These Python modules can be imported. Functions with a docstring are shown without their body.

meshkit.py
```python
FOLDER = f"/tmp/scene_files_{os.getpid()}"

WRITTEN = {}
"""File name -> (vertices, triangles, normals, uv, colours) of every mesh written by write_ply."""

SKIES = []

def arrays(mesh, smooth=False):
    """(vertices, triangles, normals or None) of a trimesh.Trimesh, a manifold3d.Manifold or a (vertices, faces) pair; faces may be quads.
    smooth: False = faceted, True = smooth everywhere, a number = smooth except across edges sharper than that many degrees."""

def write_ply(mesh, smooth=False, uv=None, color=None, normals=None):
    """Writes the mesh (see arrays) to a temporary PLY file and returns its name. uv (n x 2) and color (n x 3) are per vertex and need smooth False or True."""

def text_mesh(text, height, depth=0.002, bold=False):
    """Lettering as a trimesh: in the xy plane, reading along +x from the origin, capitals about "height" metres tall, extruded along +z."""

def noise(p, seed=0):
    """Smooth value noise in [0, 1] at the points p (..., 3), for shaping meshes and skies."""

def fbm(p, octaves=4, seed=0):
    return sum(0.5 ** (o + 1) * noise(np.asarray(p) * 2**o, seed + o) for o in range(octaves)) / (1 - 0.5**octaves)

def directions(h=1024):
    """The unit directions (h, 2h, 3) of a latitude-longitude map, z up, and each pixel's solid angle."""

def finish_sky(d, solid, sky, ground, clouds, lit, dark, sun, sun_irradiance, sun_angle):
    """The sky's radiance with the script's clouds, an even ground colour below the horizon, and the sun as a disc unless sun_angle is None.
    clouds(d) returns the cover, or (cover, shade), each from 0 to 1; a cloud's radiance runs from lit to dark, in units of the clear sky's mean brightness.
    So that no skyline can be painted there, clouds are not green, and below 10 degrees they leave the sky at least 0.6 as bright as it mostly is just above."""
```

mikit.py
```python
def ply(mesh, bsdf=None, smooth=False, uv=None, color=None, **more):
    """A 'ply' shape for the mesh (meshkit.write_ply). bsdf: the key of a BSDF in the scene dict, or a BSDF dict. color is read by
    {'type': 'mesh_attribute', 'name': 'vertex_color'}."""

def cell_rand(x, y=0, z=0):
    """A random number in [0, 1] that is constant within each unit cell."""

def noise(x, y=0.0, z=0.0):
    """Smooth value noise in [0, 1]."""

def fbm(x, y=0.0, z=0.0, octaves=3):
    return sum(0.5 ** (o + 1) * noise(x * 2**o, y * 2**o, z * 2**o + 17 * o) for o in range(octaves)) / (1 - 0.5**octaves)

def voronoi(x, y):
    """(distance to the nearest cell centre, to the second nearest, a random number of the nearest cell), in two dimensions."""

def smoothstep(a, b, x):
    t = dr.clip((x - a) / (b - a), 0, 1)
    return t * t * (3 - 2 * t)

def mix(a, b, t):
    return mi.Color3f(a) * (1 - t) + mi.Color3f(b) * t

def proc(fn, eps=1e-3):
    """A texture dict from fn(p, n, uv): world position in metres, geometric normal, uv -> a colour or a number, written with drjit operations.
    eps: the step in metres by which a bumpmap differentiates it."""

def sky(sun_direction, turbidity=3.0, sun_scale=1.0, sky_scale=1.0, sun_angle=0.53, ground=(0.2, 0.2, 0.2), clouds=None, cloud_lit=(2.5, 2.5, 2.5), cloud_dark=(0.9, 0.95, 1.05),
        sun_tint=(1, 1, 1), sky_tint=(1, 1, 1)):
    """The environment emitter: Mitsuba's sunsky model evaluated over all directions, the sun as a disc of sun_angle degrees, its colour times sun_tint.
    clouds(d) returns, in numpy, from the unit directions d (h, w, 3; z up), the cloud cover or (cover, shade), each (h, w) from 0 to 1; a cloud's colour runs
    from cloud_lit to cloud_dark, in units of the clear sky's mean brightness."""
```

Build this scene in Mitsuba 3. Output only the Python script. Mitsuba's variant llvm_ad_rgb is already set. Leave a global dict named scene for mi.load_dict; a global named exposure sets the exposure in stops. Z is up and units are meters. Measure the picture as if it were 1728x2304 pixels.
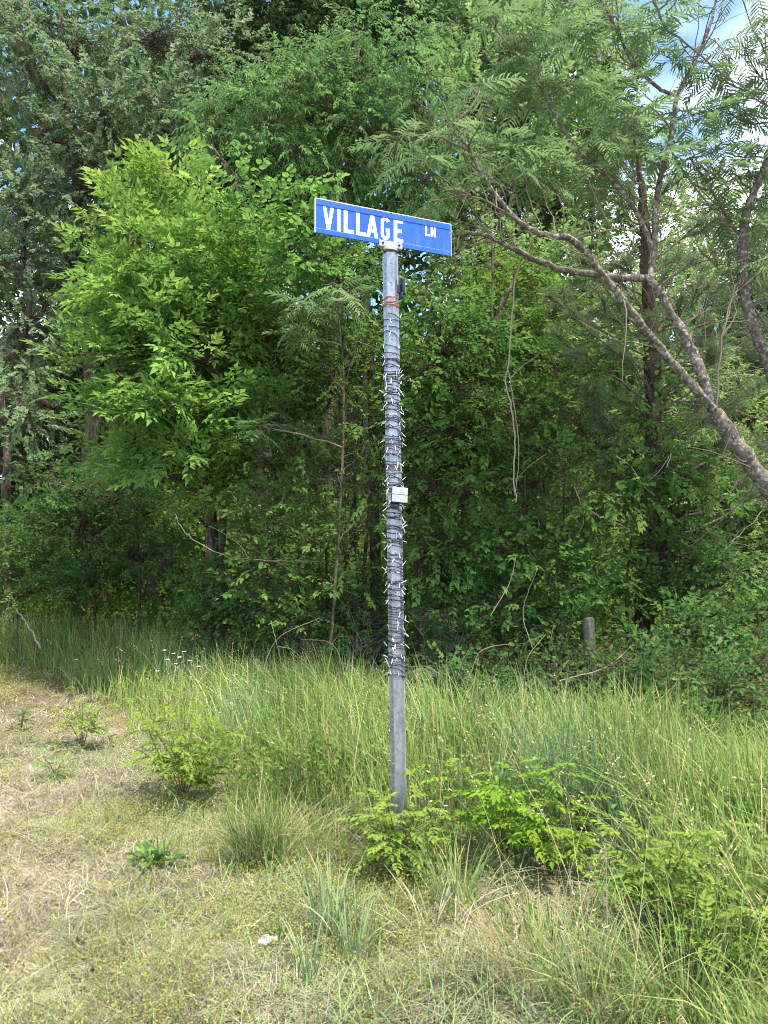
import math
import numpy as np, trimesh, manifold3d as m3, shapely
from shapely.geometry import LineString, Polygon
import drjit as dr
import mitsuba as mi
import mikit, meshkit

T = mi.ScalarTransform4f
scene, labels = {}, {}

# ------------------------------------------------------------------ camera, sky, exposure
scene['camera'] = {'type': 'perspective', 'fov': 67.3, 'fov_axis': 'y', 'near_clip': 0.05, 'far_clip': 1200.0,
                   'to_world': T().look_at(origin=[0, 0, 1.6], target=[0, math.cos(math.radians(3.24)), 1.6 + math.sin(math.radians(3.24))], up=[0, 0, 1])}

def cloud_cover(d):
    p = d / np.maximum(d[..., 2:3] + 0.35, 0.1)
    n = meshkit.fbm(p * [2.6, 2.6, 2.6] + [3.1, 0.4, 0.0], 5, 7)
    cover = np.clip((n - 0.445) / 0.14, 0, 1)
    shade = np.clip((meshkit.fbm(p * 3.4 + 11.0, 4, 3) - 0.45) * 2.0, 0, 0.7)
    return cover * 0.96, shade

SUN = np.array([0.24, -0.26, 0.94])
scene['sky'] = mikit.sky(SUN, turbidity=3, sun_scale=0.88, sky_scale=1.5, sun_angle=2.0, sun_tint=(.97, 1.0, 1.05), clouds=cloud_cover, cloud_lit=(2.5, 2.5, 2.5), cloud_dark=(1.4, 1.45, 1.5))
exposure = 2.88

# ------------------------------------------------------------------ helpers
def rgb(*c): return {'type': 'rgb', 'value': [float(x) for x in c]}

def numbered(name):
    used = lambda k: k in labels or k in scene or any(s.startswith(k + '__') for s in (scene if '__' not in k else ()))
    if not used(name): return name
    i = 1
    while used('%s_%03d' % (name, i)): i += 1
    return '%s_%03d' % (name, i)

def thing(name, label, cat, group=None, kind=None):
    key = numbered(name)
    labels[key] = {'label': label, 'category': cat}
    if group: labels[key]['group'] = group
    if kind: labels[key]['kind'] = kind
    return key

COUNT = {}
def part(parent, name, shape, label=None, kind=None):
    base = parent + '__' + name
    n = COUNT.get(base, 0); COUNT[base] = n + 1
    key = base if n == 0 else '%s_%03d' % (base, n)
    scene[key] = shape
    if label or kind:
        labels[key] = {}
        if label: labels[key]['label'] = label
        if kind: labels[key]['kind'] = kind
    return key

def unit(a): return a / np.maximum(np.linalg.norm(a, axis=-1, keepdims=True), 1e-9)

class Soup:
    """Collects vertex, face and colour arrays into one mesh."""
    def __init__(self): self.v, self.f, self.c, self.n = [], [], [], 0
    def add(self, v, f, c=None):
        v = np.asarray(v, float).reshape(-1, 3)
        self.v.append(v); self.f.append(np.asarray(f, int) + self.n); self.n += len(v)
        if c is not None: self.c.append(np.broadcast_to(c, (len(v), 3)))
        return self
    def shape(self, bsdf, smooth=False):
        m = (np.vstack(self.v), np.vstack(self.f))
        return mikit.ply(m, bsdf, smooth=smooth, color=np.vstack(self.c) if self.c else None)
    def tris(self): return sum(map(len, self.f))

def tube(pts, radii, sides=6, wob=0.0, seed=0):
    p = np.asarray(pts, float); n = len(p)
    r = np.broadcast_to(np.asarray(radii, float), (n,))
    t = unit(np.gradient(p, axis=0))
    a = np.cross(t, [0.31, 0.87, 0.12]); a = unit(a); b = np.cross(t, a)
    ang = np.arange(sides) * 2 * np.pi / sides
    rr = np.repeat(r[:, None], sides, 1)
    if wob: rr = rr * (1 + np.clip(np.random.default_rng(seed + 99).normal(0, 1.2 * wob, (n, 1)), -.08, .22))
    if wob:
        rr = rr * (1 + wob * np.random.default_rng(seed).normal(0, 1, (n, sides)))
    v = p[:, None] + rr[..., None] * (np.cos(ang)[None, :, None] * a[:, None] + np.sin(ang)[None, :, None] * b[:, None])
    i, j = np.meshgrid(np.arange(n - 1), np.arange(sides), indexing='ij')
    q = np.stack([i * sides + j, i * sides + (j + 1) % sides, (i + 1) * sides + (j + 1) % sides, (i + 1) * sides + j], -1).reshape(-1, 4)
    f = np.vstack([q[:, [0, 1, 2]], q[:, [0, 2, 3]]])
    return v.reshape(-1, 3), f

def resample(pts, n, wiggle=0.0, rng=None):
    """A smooth curve through the points (Catmull-Rom), with a little natural wander."""
    p = np.asarray(pts, float)
    if len(p) == 2: p = np.array([p[0], (p[0] + p[1]) / 2, p[1]])
    q = np.vstack([2 * p[0] - p[1], p, 2 * p[-1] - p[-2]])
    s = np.linspace(0, len(p) - 1 - 1e-6, n); k = s.astype(int); t = (s - k)[:, None]
    a, b, c, d = q[k], q[k + 1], q[k + 2], q[k + 3]
    o = 0.5 * (2 * b + (c - a) * t + (2 * a - 5 * b + 4 * c - d) * t**2 + (3 * b - a - 3 * c + d) * t**3)
    if wiggle:
        w = rng.normal(0, wiggle, (n, 3)); w[0] = 0
        o = o + w
    return o

def twigs(P0, P1, r0, r1, sag, sides=3):
    """Many thin two-segment twigs at once."""
    P0, P1 = np.asarray(P0), np.asarray(P1); N = len(P0)
    mid = (P0 + P1) / 2 + sag
    d = unit(P1 - P0); a = unit(np.cross(d, [0.2, 0.3, 0.93])); b = np.cross(d, a)
    ang = np.arange(sides) * 2 * np.pi / sides
    ring = np.cos(ang)[None, :, None] * a[:, None] + np.sin(ang)[None, :, None] * b[:, None]
    r0 = np.broadcast_to(r0, (N,))[:, None, None]; r1 = np.broadcast_to(r1, (N,))[:, None, None]
    v = np.concatenate([P0[:, None] + ring * r0, mid[:, None] + ring * (r0 + r1) / 2, P1[:, None] + ring * r1], 1)
    f = []
    for s in (0, 1):
        for j in range(sides):
            k = (j + 1) % sides
            f += [[s * sides + j, s * sides + k, (s + 1) * sides + k], [s * sides + j, (s + 1) * sides + k, (s + 1) * sides + j]]
    f = np.array(f)[None] + (np.arange(N) * 3 * sides)[:, None, None]
    return v.reshape(-1, 3), f.reshape(-1, 3)

# ---- leaf outlines: x along the leaf, y across, z the blade's normal; all of length 1 and width 1
LEAF4 = (np.array([[0, 0, 0], [.36, .5, .07], [.36, -.5, .07], [.45, 0, -.02], [1, 0, -.12]]), np.array([[0, 3, 1], [0, 2, 3], [1, 3, 4], [3, 2, 4]]))
LEAF6 = (np.array([[0, 0, 0], [.22, .36, .05], [.22, -.36, .05], [.5, .46, .05], [.5, -.46, .05], [.5, 0, -.03], [1, 0, -.14]]),
         np.array([[0, 5, 1], [0, 2, 5], [1, 5, 3], [2, 4, 5], [3, 5, 6], [5, 4, 6]]))
LEAF2 = (np.array([[0, 0, 0], [.42, .5, .05], [.42, -.5, .05], [1, 0, -.06]]), np.array([[0, 2, 1], [1, 2, 3]]))
ROUND = (np.array([[0, 0, 0], [.12, .40, .05], [.12, -.40, .05], [.5, .5, .05], [.5, -.5, .05], [.5, 0, -.03], [1, 0, -.12]]),
         np.array([[0, 5, 1], [0, 2, 5], [1, 5, 3], [2, 4, 5], [3, 5, 6], [5, 4, 6]]))
LOBED = (np.array([[0, 0, 0], [.34, .5, .04], [.52, .17, 0], [1, 0, -.1], [.52, -.17, 0], [.34, -.5, .04], [.42, 0, -.03]]),
         np.array([[6, 1, 0], [6, 2, 1], [6, 3, 2], [6, 4, 3], [6, 5, 4], [6, 0, 5]]))

def set_leaves(tmpl, pos, d, nrm, L, Wd, col):
    V, F = tmpl
    x = unit(d); y = unit(np.cross(nrm, x)); z = np.cross(x, y)
    L = np.asarray(L)[:, None, None]; Wd = np.asarray(Wd)[:, None, None]
    v = pos[:, None] + (V[None, :, 0:1] * L) * x[:, None] + (V[None, :, 1:2] * Wd) * y[:, None] + (V[None, :, 2:3] * L) * z[:, None]
    f = F[None] + (np.arange(len(pos)) * len(V))[:, None, None]
    c = np.repeat(col, len(V), 0)
    return v.reshape(-1, 3), f.reshape(-1, 3), c

def spray_simple(rng, length, n, leaf, ratio, angle=55, droop=0.25, opposite=False):
    """A twig along +x with n simple leaves."""
    t = np.linspace(0.12, 1, n) + rng.normal(0, .02, n)
    side = np.where(np.arange(n) % 2 == 0, 1, -1) * (1.0)
    if opposite: t = np.repeat(t[::2], 2)[:n]
    bend = rng.uniform(-.15, .15)
    pos = np.stack([t * length, bend * t * t * length, -droop * t * t * length * .5 + rng.normal(0, .012, n)], 1)
    a = np.radians(angle) * (1 - .55 * t) + rng.normal(0, .22, n)
    d = np.stack([np.cos(a), side * np.sin(a), rng.normal(.02, .22, n)], 1)
    d[-1] = [1, rng.normal(0, .2), -.1]
    nrm = unit(np.stack([rng.normal(0, .3, n), rng.normal(0, .3, n), np.ones(n)], 1))
    s = leaf * rng.uniform(.65, 1.15, n) * (1 - .3 * np.clip(t - .75, 0, 1) * 2)
    return dict(pos=pos, d=unit(d), n=nrm, L=s, W=s * ratio * rng.uniform(.85, 1.15, n))

def compound(rng, rachis, pairs, leaf, ratio, sag=.25):
    """One pinnate leaf along +x: leaflets in pairs and a terminal one."""
    t = np.linspace(.3, .92, pairs); P, D, S = [], [], []
    for k in t:
        for s in (1, -1):
            a = math.radians(62 - 22 * k) + rng.normal(0, .1)
            P.append([k * rachis, 0, -sag * k * k * rachis]); D.append([math.cos(a), s * math.sin(a), rng.normal(-.12, .12)]); S.append(rng.uniform(.8, 1.05) * (.75 + .3 * k))
    P.append([rachis, 0, -sag * rachis]); D.append([1, rng.normal(0, .1), -.25]); S.append(1.1)
    P, D, S = np.array(P), unit(np.array(D)), np.array(S) * leaf
    n = unit(np.stack([rng.normal(.1, .15, len(P)), rng.normal(0, .2, len(P)), np.ones(len(P))], 1))
    return dict(pos=P, d=D, n=n, L=S, W=S * ratio)

def spray_compound(rng, length, n, rachis, pairs, leaf, ratio, angle=60):
    out = dict(pos=[], d=[], n=[], L=[], W=[])
    for k in range(n):
        t = (k + .6) / n; side = 1 if k % 2 else -1
        a = side * math.radians(angle) * (1.05 - .85 * t) + rng.normal(0, .2); e = rng.normal(.25, .25)
        c = compound(rng, rachis * rng.uniform(.8, 1.15), pairs, leaf, ratio, rng.uniform(.15, .45))
        x = unit(np.array([math.cos(a) * math.cos(e), math.sin(a) * math.cos(e), math.sin(e)])); y = unit(np.cross([0, 0, 1], x)); z = np.cross(x, y)
        B = np.stack([x, y, z])
        out['pos'].append(c['pos'] @ B + [t * length, 0, -.06 * t * length]); out['d'].append(c['d'] @ B); out['n'].append(c['n'] @ B); out['L'].append(c['L']); out['W'].append(c['W'])
    return {k: np.concatenate(v) for k, v in out.items()}

class Species:
    def __init__(self, name, sprays, tmpl, c0, c1, gravity=.15, bsdf='leaf', pale=0.0, pale_col=(.26, .31, .24), reach=.35, fill=1.0):
        c0, c1 = (np.array(c) * [1.05, 1.10, 1.25] + np.array([.07, .07, .16]) * (np.array(c) @ [.3, .6, .1]) for c in (c0, c1))
        self.__dict__.update(locals())

def put_sprays(soup, sp, P, D, scale, rng, tint=None):
    """Places one spray at each point, its twig along D; adds the leaves to the soup."""
    N = len(P); which = rng.integers(0, len(sp.sprays), N)
    tone = np.clip(rng.normal(.5, .26, N), 0, 1)
    bright = rng.uniform(.82, 1.18, N)
    for k, s in enumerate(sp.sprays):
        m = np.nonzero(which == k)[0]
        if not len(m): continue
        x = unit(D[m]); up = unit(np.array([0, 0, 1.0]) + rng.normal(0, .35, (len(m), 3)))
        y = unit(np.cross(up, x)); z = np.cross(x, y)
        B = np.stack([x, y, z], 1); sc = scale[m][:, None, None]
        pos = P[m][:, None] + np.einsum('nk,mkj->mnj', s['pos'], B) * sc
        d = np.einsum('nk,mkj->mnj', s['d'], B); nr = np.einsum('nk,mkj->mnj', s['n'], B)
        d = unit(d + [0, 0, -sp.gravity])
        d = unit(d + rng.normal(0, .12, d.shape)); nr = unit(nr + rng.normal(0, .15, nr.shape))
        n = len(s['pos']); L = (s['L'][None] * scale[m][:, None]).ravel(); Wd = (s['W'][None] * scale[m][:, None]).ravel()
        u = np.clip(tone[m][:, None] + rng.normal(0, .16, (len(m), n)), 0, 1)[..., None]
        c = (np.array(sp.c0) * (1 - u) + np.array(sp.c1) * u) * bright[m][:, None, None]
        if sp.pale:
            w = (rng.random((len(m), n)) < sp.pale)[..., None]
            c = np.where(w, np.array(sp.pale_col) * rng.uniform(.7, 1.1, (len(m), n, 1)), c)
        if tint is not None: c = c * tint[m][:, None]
        soup.add(*set_leaves(sp.tmpl, pos.reshape(-1, 3), d.reshape(-1, 3), nr.reshape(-1, 3), L, Wd, c.reshape(-1, 3)))

def fill_clumps(clumps, per, rng, up=.25, flat=.8, shell=.45, gaps=1.0):
    """Spray points and directions in each clump (x, y, z, r), gathered into boughs with gaps between them."""
    P, D, K = [], [], []
    for k, c in enumerate(clumps):
        n = int(per * c[3] ** 2 * rng.uniform(.8, 1.2)) + 3; m = max(3, int(n / 9 * rng.uniform(.7, 1.3)))
        d = unit(rng.normal(0, 1, (m, 3))); hub = d * (rng.uniform(shell * .6, 1, m) ** .6)[:, None] * c[3] * [1, 1, flat]
        size = rng.uniform(.22, .42, m) * c[3] * min(1.0, 6.0 / m ** .5 * .5 + .35)
        w = rng.integers(0, m, n); g = rng.normal(0, 1, (n, 3)); g /= np.maximum(np.linalg.norm(g, axis=1, keepdims=True) / 1.5, 1)
        p = hub[w] + g * size[w][:, None] * [1, 1, .55]
        P.append(p + c[:3]); D.append(unit(unit(p) * .6 + unit(g) * [.7, .7, .3] + rng.normal(0, .3, (n, 3)) + [0, 0, up])); K.append(np.full(n, k))
    return np.vstack(P), np.vstack(D), np.concatenate(K)

def nearest_below(paths, c):
    best, at = 1e9, None
    for path in paths:
        d = np.linalg.norm(path - c, axis=1) + 1.1 * np.maximum(path[:, 2] - (c[2] - .25 * np.linalg.norm(path[:, :2] - c[:2], axis=1)), 0)
        i = int(np.argmin(d))
        if d[i] < best: best, at = d[i], path[i]
    return at

def leafy(name, label, cat, species, clumps, stems, per, seed, group=None, stem_r=.05, bark='bark_brown', twig='twig_dark', up=.25, flat=.8, shell=.45,
          scale=(.8, 1.2), crown='crown', trunk='trunk', limb_r=.5, tint=None, twig_r=.004, gaps=1.0):
    """A tree or shrub: stems given as polylines, a limb to every clump, a twig to every spray, and the sprays' leaves."""
    rng = np.random.default_rng(seed); per = per * species.fill
    key = thing(name, label, cat, group)
    paths, limbs = [], Soup()
    for i, st in enumerate(stems):
        r = stem_r if np.ndim(stem_r) == 0 else stem_r[i]
        n = max(8, 4 * len(st)); path = resample(st, n, r * .25, rng); paths.append(path)
        rad = r * np.linspace(1.15, .35, n) ** 1.0
        part(key, trunk, Soup().add(*tube(path, rad, 9 if r > .04 else 6, .06, seed + i)).shape(bark, smooth=True))
    cl = np.array(clumps, float)
    order = np.argsort(cl[:, 2]); net = list(paths); limb_of = {}
    for k in order:
        c = cl[k, :3]; a = nearest_below(net, c)
        mid = (a + c) / 2 + rng.normal(0, .12, 3) * np.linalg.norm(c - a) * .6 + [0, 0, -.06 * np.linalg.norm(c - a)]
        path = resample([a, mid, c], 7, .012, rng); net.append(path); limb_of[k] = path
        r = limb_r * (stem_r if np.ndim(stem_r) == 0 else max(stem_r)) * min(1.0, .5 + .4 * cl[k, 3])
        limbs.add(*tube(path, r * np.linspace(1, .35, 7), 5))
    P, D, K = fill_clumps(clumps, per, rng, up, flat, shell, gaps)
    s = rng.uniform(*scale, len(P))
    A = np.array([limb_of[k][rng.integers(3, 7)] for k in K]) if len(K) else P
    limbs.add(*twigs(A, P, twig_r * 1.3, twig_r * .6, rng.normal(0, .05, P.shape)))
    limbs.add(*twigs(P, P + unit(D) * (s * species.reach)[:, None], twig_r * .7, twig_r * .35, np.zeros(3)))
    part(key, 'twigs', limbs.shape(twig), kind='stuff')
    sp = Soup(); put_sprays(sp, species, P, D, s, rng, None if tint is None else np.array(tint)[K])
    part(key, crown, sp.shape(species.bsdf), kind='stuff')
    TRIS[key] = sp.tris() + limbs.tris()
    return key
TRIS = {}

# ------------------------------------------------------------------ materials
VC = {'type': 'mesh_attribute', 'name': 'vertex_color'}
scene['leaf'] = {'type': 'principledthin', 'base_color': VC, 'roughness': .42, 'spec_trans': 0.0, 'diff_trans': .9, 'eta': 1.45}
scene['blade'] = {'type': 'principledthin', 'base_color': VC, 'roughness': .5, 'spec_trans': 0.0, 'diff_trans': .6, 'eta': 1.4}
scene['straw'] = {'type': 'twosided', 'bsdf': {'type': 'diffuse', 'reflectance': VC}}
P3 = lambda p, k, s=0.0: (p.x * k + s, p.y * k + s * .7, p.z * k)

def ground_colour(p, n, uv):
    big = mikit.fbm(p.x * .8, p.y * .8, 0.0, 3); fine = mikit.fbm(p.x * 40, p.y * 40, 3.0, 3); mid = mikit.fbm(p.x * 6 + 9, p.y * 6, 1.0, 3)
    straw = mikit.mix((.22, .20, .145), (.135, .125, .085), mid)
    bare = mikit.mix((.25, .21, .15), (.31, .27, .20), fine)
    lawn = mikit.mix(straw, bare, mikit.smoothstep(.52, .68, big))
    humus = mikit.mix((.06, .045, .028), (.13, .095, .055), fine)
    wood = mikit.smoothstep(6.0, 9.0, p.y - p.x * -.25 + 2.0 * (mid - .5))
    return mikit.mix(lawn, humus, wood) * (.7 + .6 * fine)
scene['soil'] = {'type': 'bumpmap', 'arbitrary': {'type': 'proc', **{k: v for k, v in mikit.proc(lambda p, n, uv: mikit.fbm(p.x * 45, p.y * 45, 0.0, 3)).items() if k != 'type'}}, 'scale': .02,
                 'bsdf': {'type': 'diffuse', 'reflectance': mikit.proc(ground_colour)}}

def bark_tex(dark, light, spot, amount, stretch, k):
    def fn(p, n, uv):
        a = mikit.fbm(p.x * k, p.y * k, p.z * k * stretch, 4); b = mikit.fbm(p.x * 48 + 5, p.y * 48, p.z * 34, 4)
        return mikit.mix(mikit.mix(dark, light, mikit.smoothstep(.3, .7, a)), spot, mikit.smoothstep(1 - amount, 1 - amount + .1, b))
    return mikit.proc(fn)
scene['bark_grey'] = {'type': 'diffuse', 'reflectance': bark_tex((.095, .082, .066), (.18, .16, .13), (.30, .295, .255), .46, .8, 30)}
scene['bark_pine'] = {'type': 'diffuse', 'reflectance': bark_tex((.04, .030, .025), (.10, .076, .062), (.15, .13, .11), .36, .25, 30)}
scene['bark_brown'] = {'type': 'diffuse', 'reflectance': bark_tex((.06, .048, .035), (.15, .125, .09), (.24, .23, .19), .38, .3, 24)}
scene['twig_dark'] = {'type': 'diffuse', 'reflectance': rgb(.085, .07, .05)}
scene['twig_pale'] = {'type': 'diffuse', 'reflectance': rgb(.36, .31, .24)}
scene['twig_grey'] = {'type': 'diffuse', 'reflectance': rgb(.19, .165, .13)}

# ------------------------------------------------------------------ ground
def gz(x, y):
    x, y = np.asarray(x, float), np.asarray(y, float)
    p = np.stack([x, y, 0 * x], -1)
    far = np.clip((np.hypot(x, y) - 14) / 60, 0, 1)
    return .10 * (meshkit.fbm(p * .45 + 3, 3, 2) - .5) + .03 * (meshkit.noise(p * 3.0, 4) - .5) + .022 * (meshkit.noise(p * 8.0, 6) - .5) + far * 1.5 * (meshkit.fbm(p * .03, 3, 9) - .4)

def build_ground():
    u = np.linspace(-1, 1, 361); g = 9 * u + 391 * np.sign(u) * np.abs(u) ** 5
    X, Y = np.meshgrid(g, g + 6, indexing='ij')
    v = np.stack([X, Y, gz(X, Y)], -1).reshape(-1, 3); n = len(g)
    i, j = np.meshgrid(np.arange(n - 1), np.arange(n - 1), indexing='ij')
    q = np.stack([i * n + j, (i + 1) * n + j, (i + 1) * n + j + 1, i * n + j + 1], -1).reshape(-1, 4)
    scene['ground'] = mikit.ply((v, q), 'soil', smooth=True)
    labels['ground'] = {'kind': 'structure', 'label': 'dry sandy soil of the verge running back under the trees'}
build_ground()

# ------------------------------------------------------------------ street sign
PX, PY = 0.058, 4.10           # the post where it stands 1.6 m above the ground
POST_TOP = 3.25
LEAN = np.array([-.0148, 0.0])  # metres of lean per metre of height
def post_xy(z): return np.array([PX + LEAN[0] * (z - 1.6) - .0, PY])

def post_frame(mesh):
    """Leans a mesh built upright about the origin and stands it at the post's foot."""
    v = np.array(mesh.vertices); v[:, 0] += PX + LEAN[0] * (v[:, 2] - 1.6); v[:, 1] += PY
    mesh.vertices = v; return mesh

def from_manifold(m):
    mm = m.to_mesh(); return trimesh.Trimesh(mm.vert_properties[:, :3], mm.tri_verts, process=False)

def galvanised(p, n, uv):
    a, b, c = mikit.voronoi(p.x * 70 + p.z * 9, p.z * 60)
    blot = mikit.fbm(p.x * 22, p.y * 22, p.z * 7, 4)
    zinc = mikit.mix((.25, .275, .31), (.48, .51, .55), .45 * c + .55 * mikit.smoothstep(.25, .75, blot))
    splash = mikit.smoothstep(.42, .62, mikit.fbm(p.x * 30, p.y * 30, p.z * 14, 3)) * mikit.smoothstep(.5, .1, p.z)   # soil splashed up by rain
    return mikit.mix(zinc, (.16, .125, .085), .7 * splash)
scene['zinc'] = {'type': 'principled', 'base_color': mikit.proc(galvanised), 'metallic': .7, 'roughness': .42, 'specular': .5}
scene['sign_blue'] = {'type': 'principled', 'base_color': mikit.proc(lambda p, n, uv: mikit.mix(mikit.mix((.010, .095, .46), (.022, .13, .54), mikit.fbm(p.x * 9, p.y * 9, p.z * 9, 3)), (.10, .16, .36), .35 * mikit.smoothstep(.55, .8, mikit.fbm(p.x * 45, p.y * 45, p.z * 6, 4)))), 'roughness': .42, 'specular': .4}
scene['sign_edge'] = {'type': 'principled', 'base_color': rgb(.62, .66, .70), 'roughness': .45, 'metallic': .4}
scene['letter_white'] = {'type': 'principled', 'base_color': mikit.proc(lambda p, n, uv: mikit.mix((.62, .64, .64), (.78, .79, .79), mikit.fbm(p.x * 50, p.y * 50, p.z * 18, 3))), 'roughness': .5}
scene['bracket_metal'] = {'type': 'principled', 'base_color': mikit.proc(lambda p, n, uv: mikit.mix((.36, .36, .37), (.52, .51, .50), mikit.fbm(p.x * 60, p.y * 60, p.z * 60, 3))), 'metallic': .5, 'roughness': .4}
scene['bolt_dark'] = {'type': 'principled', 'base_color': rgb(.03, .03, .035), 'roughness': .4, 'metallic': .6}

sign = thing('street_sign', 'blue street name sign with white lettering on a galvanised steel post', 'sign')

SECTION = LineString([(-.041, .034), (-.033, .034), (-.017, 0), (.021, 0), (.036, .032), (.042, .034)]).buffer(.0022, cap_style=2, join_style=1, quad_segs=3)
def build_post():
    # hat-shaped channel: flange, slanting web, face, slanting web, flange (metres; x right, y towards the back)
    prof = SECTION
    ring = np.array(shapely.geometry.polygon.orient(prof, 1.0).exterior.coords)[:-1]
    body = m3.Manifold.extrude(m3.CrossSection([ring]), POST_TOP + .35)
    body = body.translate([0, 0, -.35])
    cut = []
    for k in range(118):
        z = .12 + .0262 * k

        h = m3.Manifold.cylinder(.03, .0046, .0046, 10).translate([0, 0, -.015]).rotate([90, 0, 0]).rotate([0, 0, -64.8]).translate([-.025, .017, z])
        cut.append(h)
        if k % 4 == 1: cut.append(m3.Manifold.cylinder(.02, .0036, .0036, 10).translate([0, 0, -.01]).rotate([90, 0, 0]).translate([.002, 0, z]))
    body = body - m3.Manifold.batch_boolean(cut, m3.OpType.Add)
    m = post_frame(from_manifold(body))
    part(sign, 'post', mikit.ply(m, 'zinc', smooth=25), 'galvanised steel channel post with a row of round holes')
build_post()

# the blade: seen almost face on, its right end farther away
SL, SR = np.array((-0.36, 3.94, 3.288)), np.array((0.376, 4.26, 3.291))
def sign_axes():
    x = SR - SL; x[2] = 0; L = np.linalg.norm(x); x /= L
    y = np.array([-x[1], x[0], 0]); return x, y, L       # y points to the back of the blade
BX, BY, BLEN = sign_axes()
BH = 0.181
BO = np.array([SL[0], SL[1], (SL[2] + SR[2]) / 2])
def on_blade(v):
    """Blade coordinates (along, towards the viewer, up) to the world."""
    v = np.asarray(v, float); return BO + v[:, :1] * BX - v[:, 1:2] * BY + v[:, 2:3] * [0, 0, 1.0]

def blade_part(m, name, bsdf, label=None, smooth=25):
    m = m.copy(); m.vertices = on_blade(m.vertices)
    m.faces = m.faces[:, ::-1] if np.linalg.det(np.stack([BX, -BY, [0, 0, 1.0]])) < 0 else m.faces
    return part(sign, name, mikit.ply(m, bsdf, smooth=smooth), label)

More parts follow.
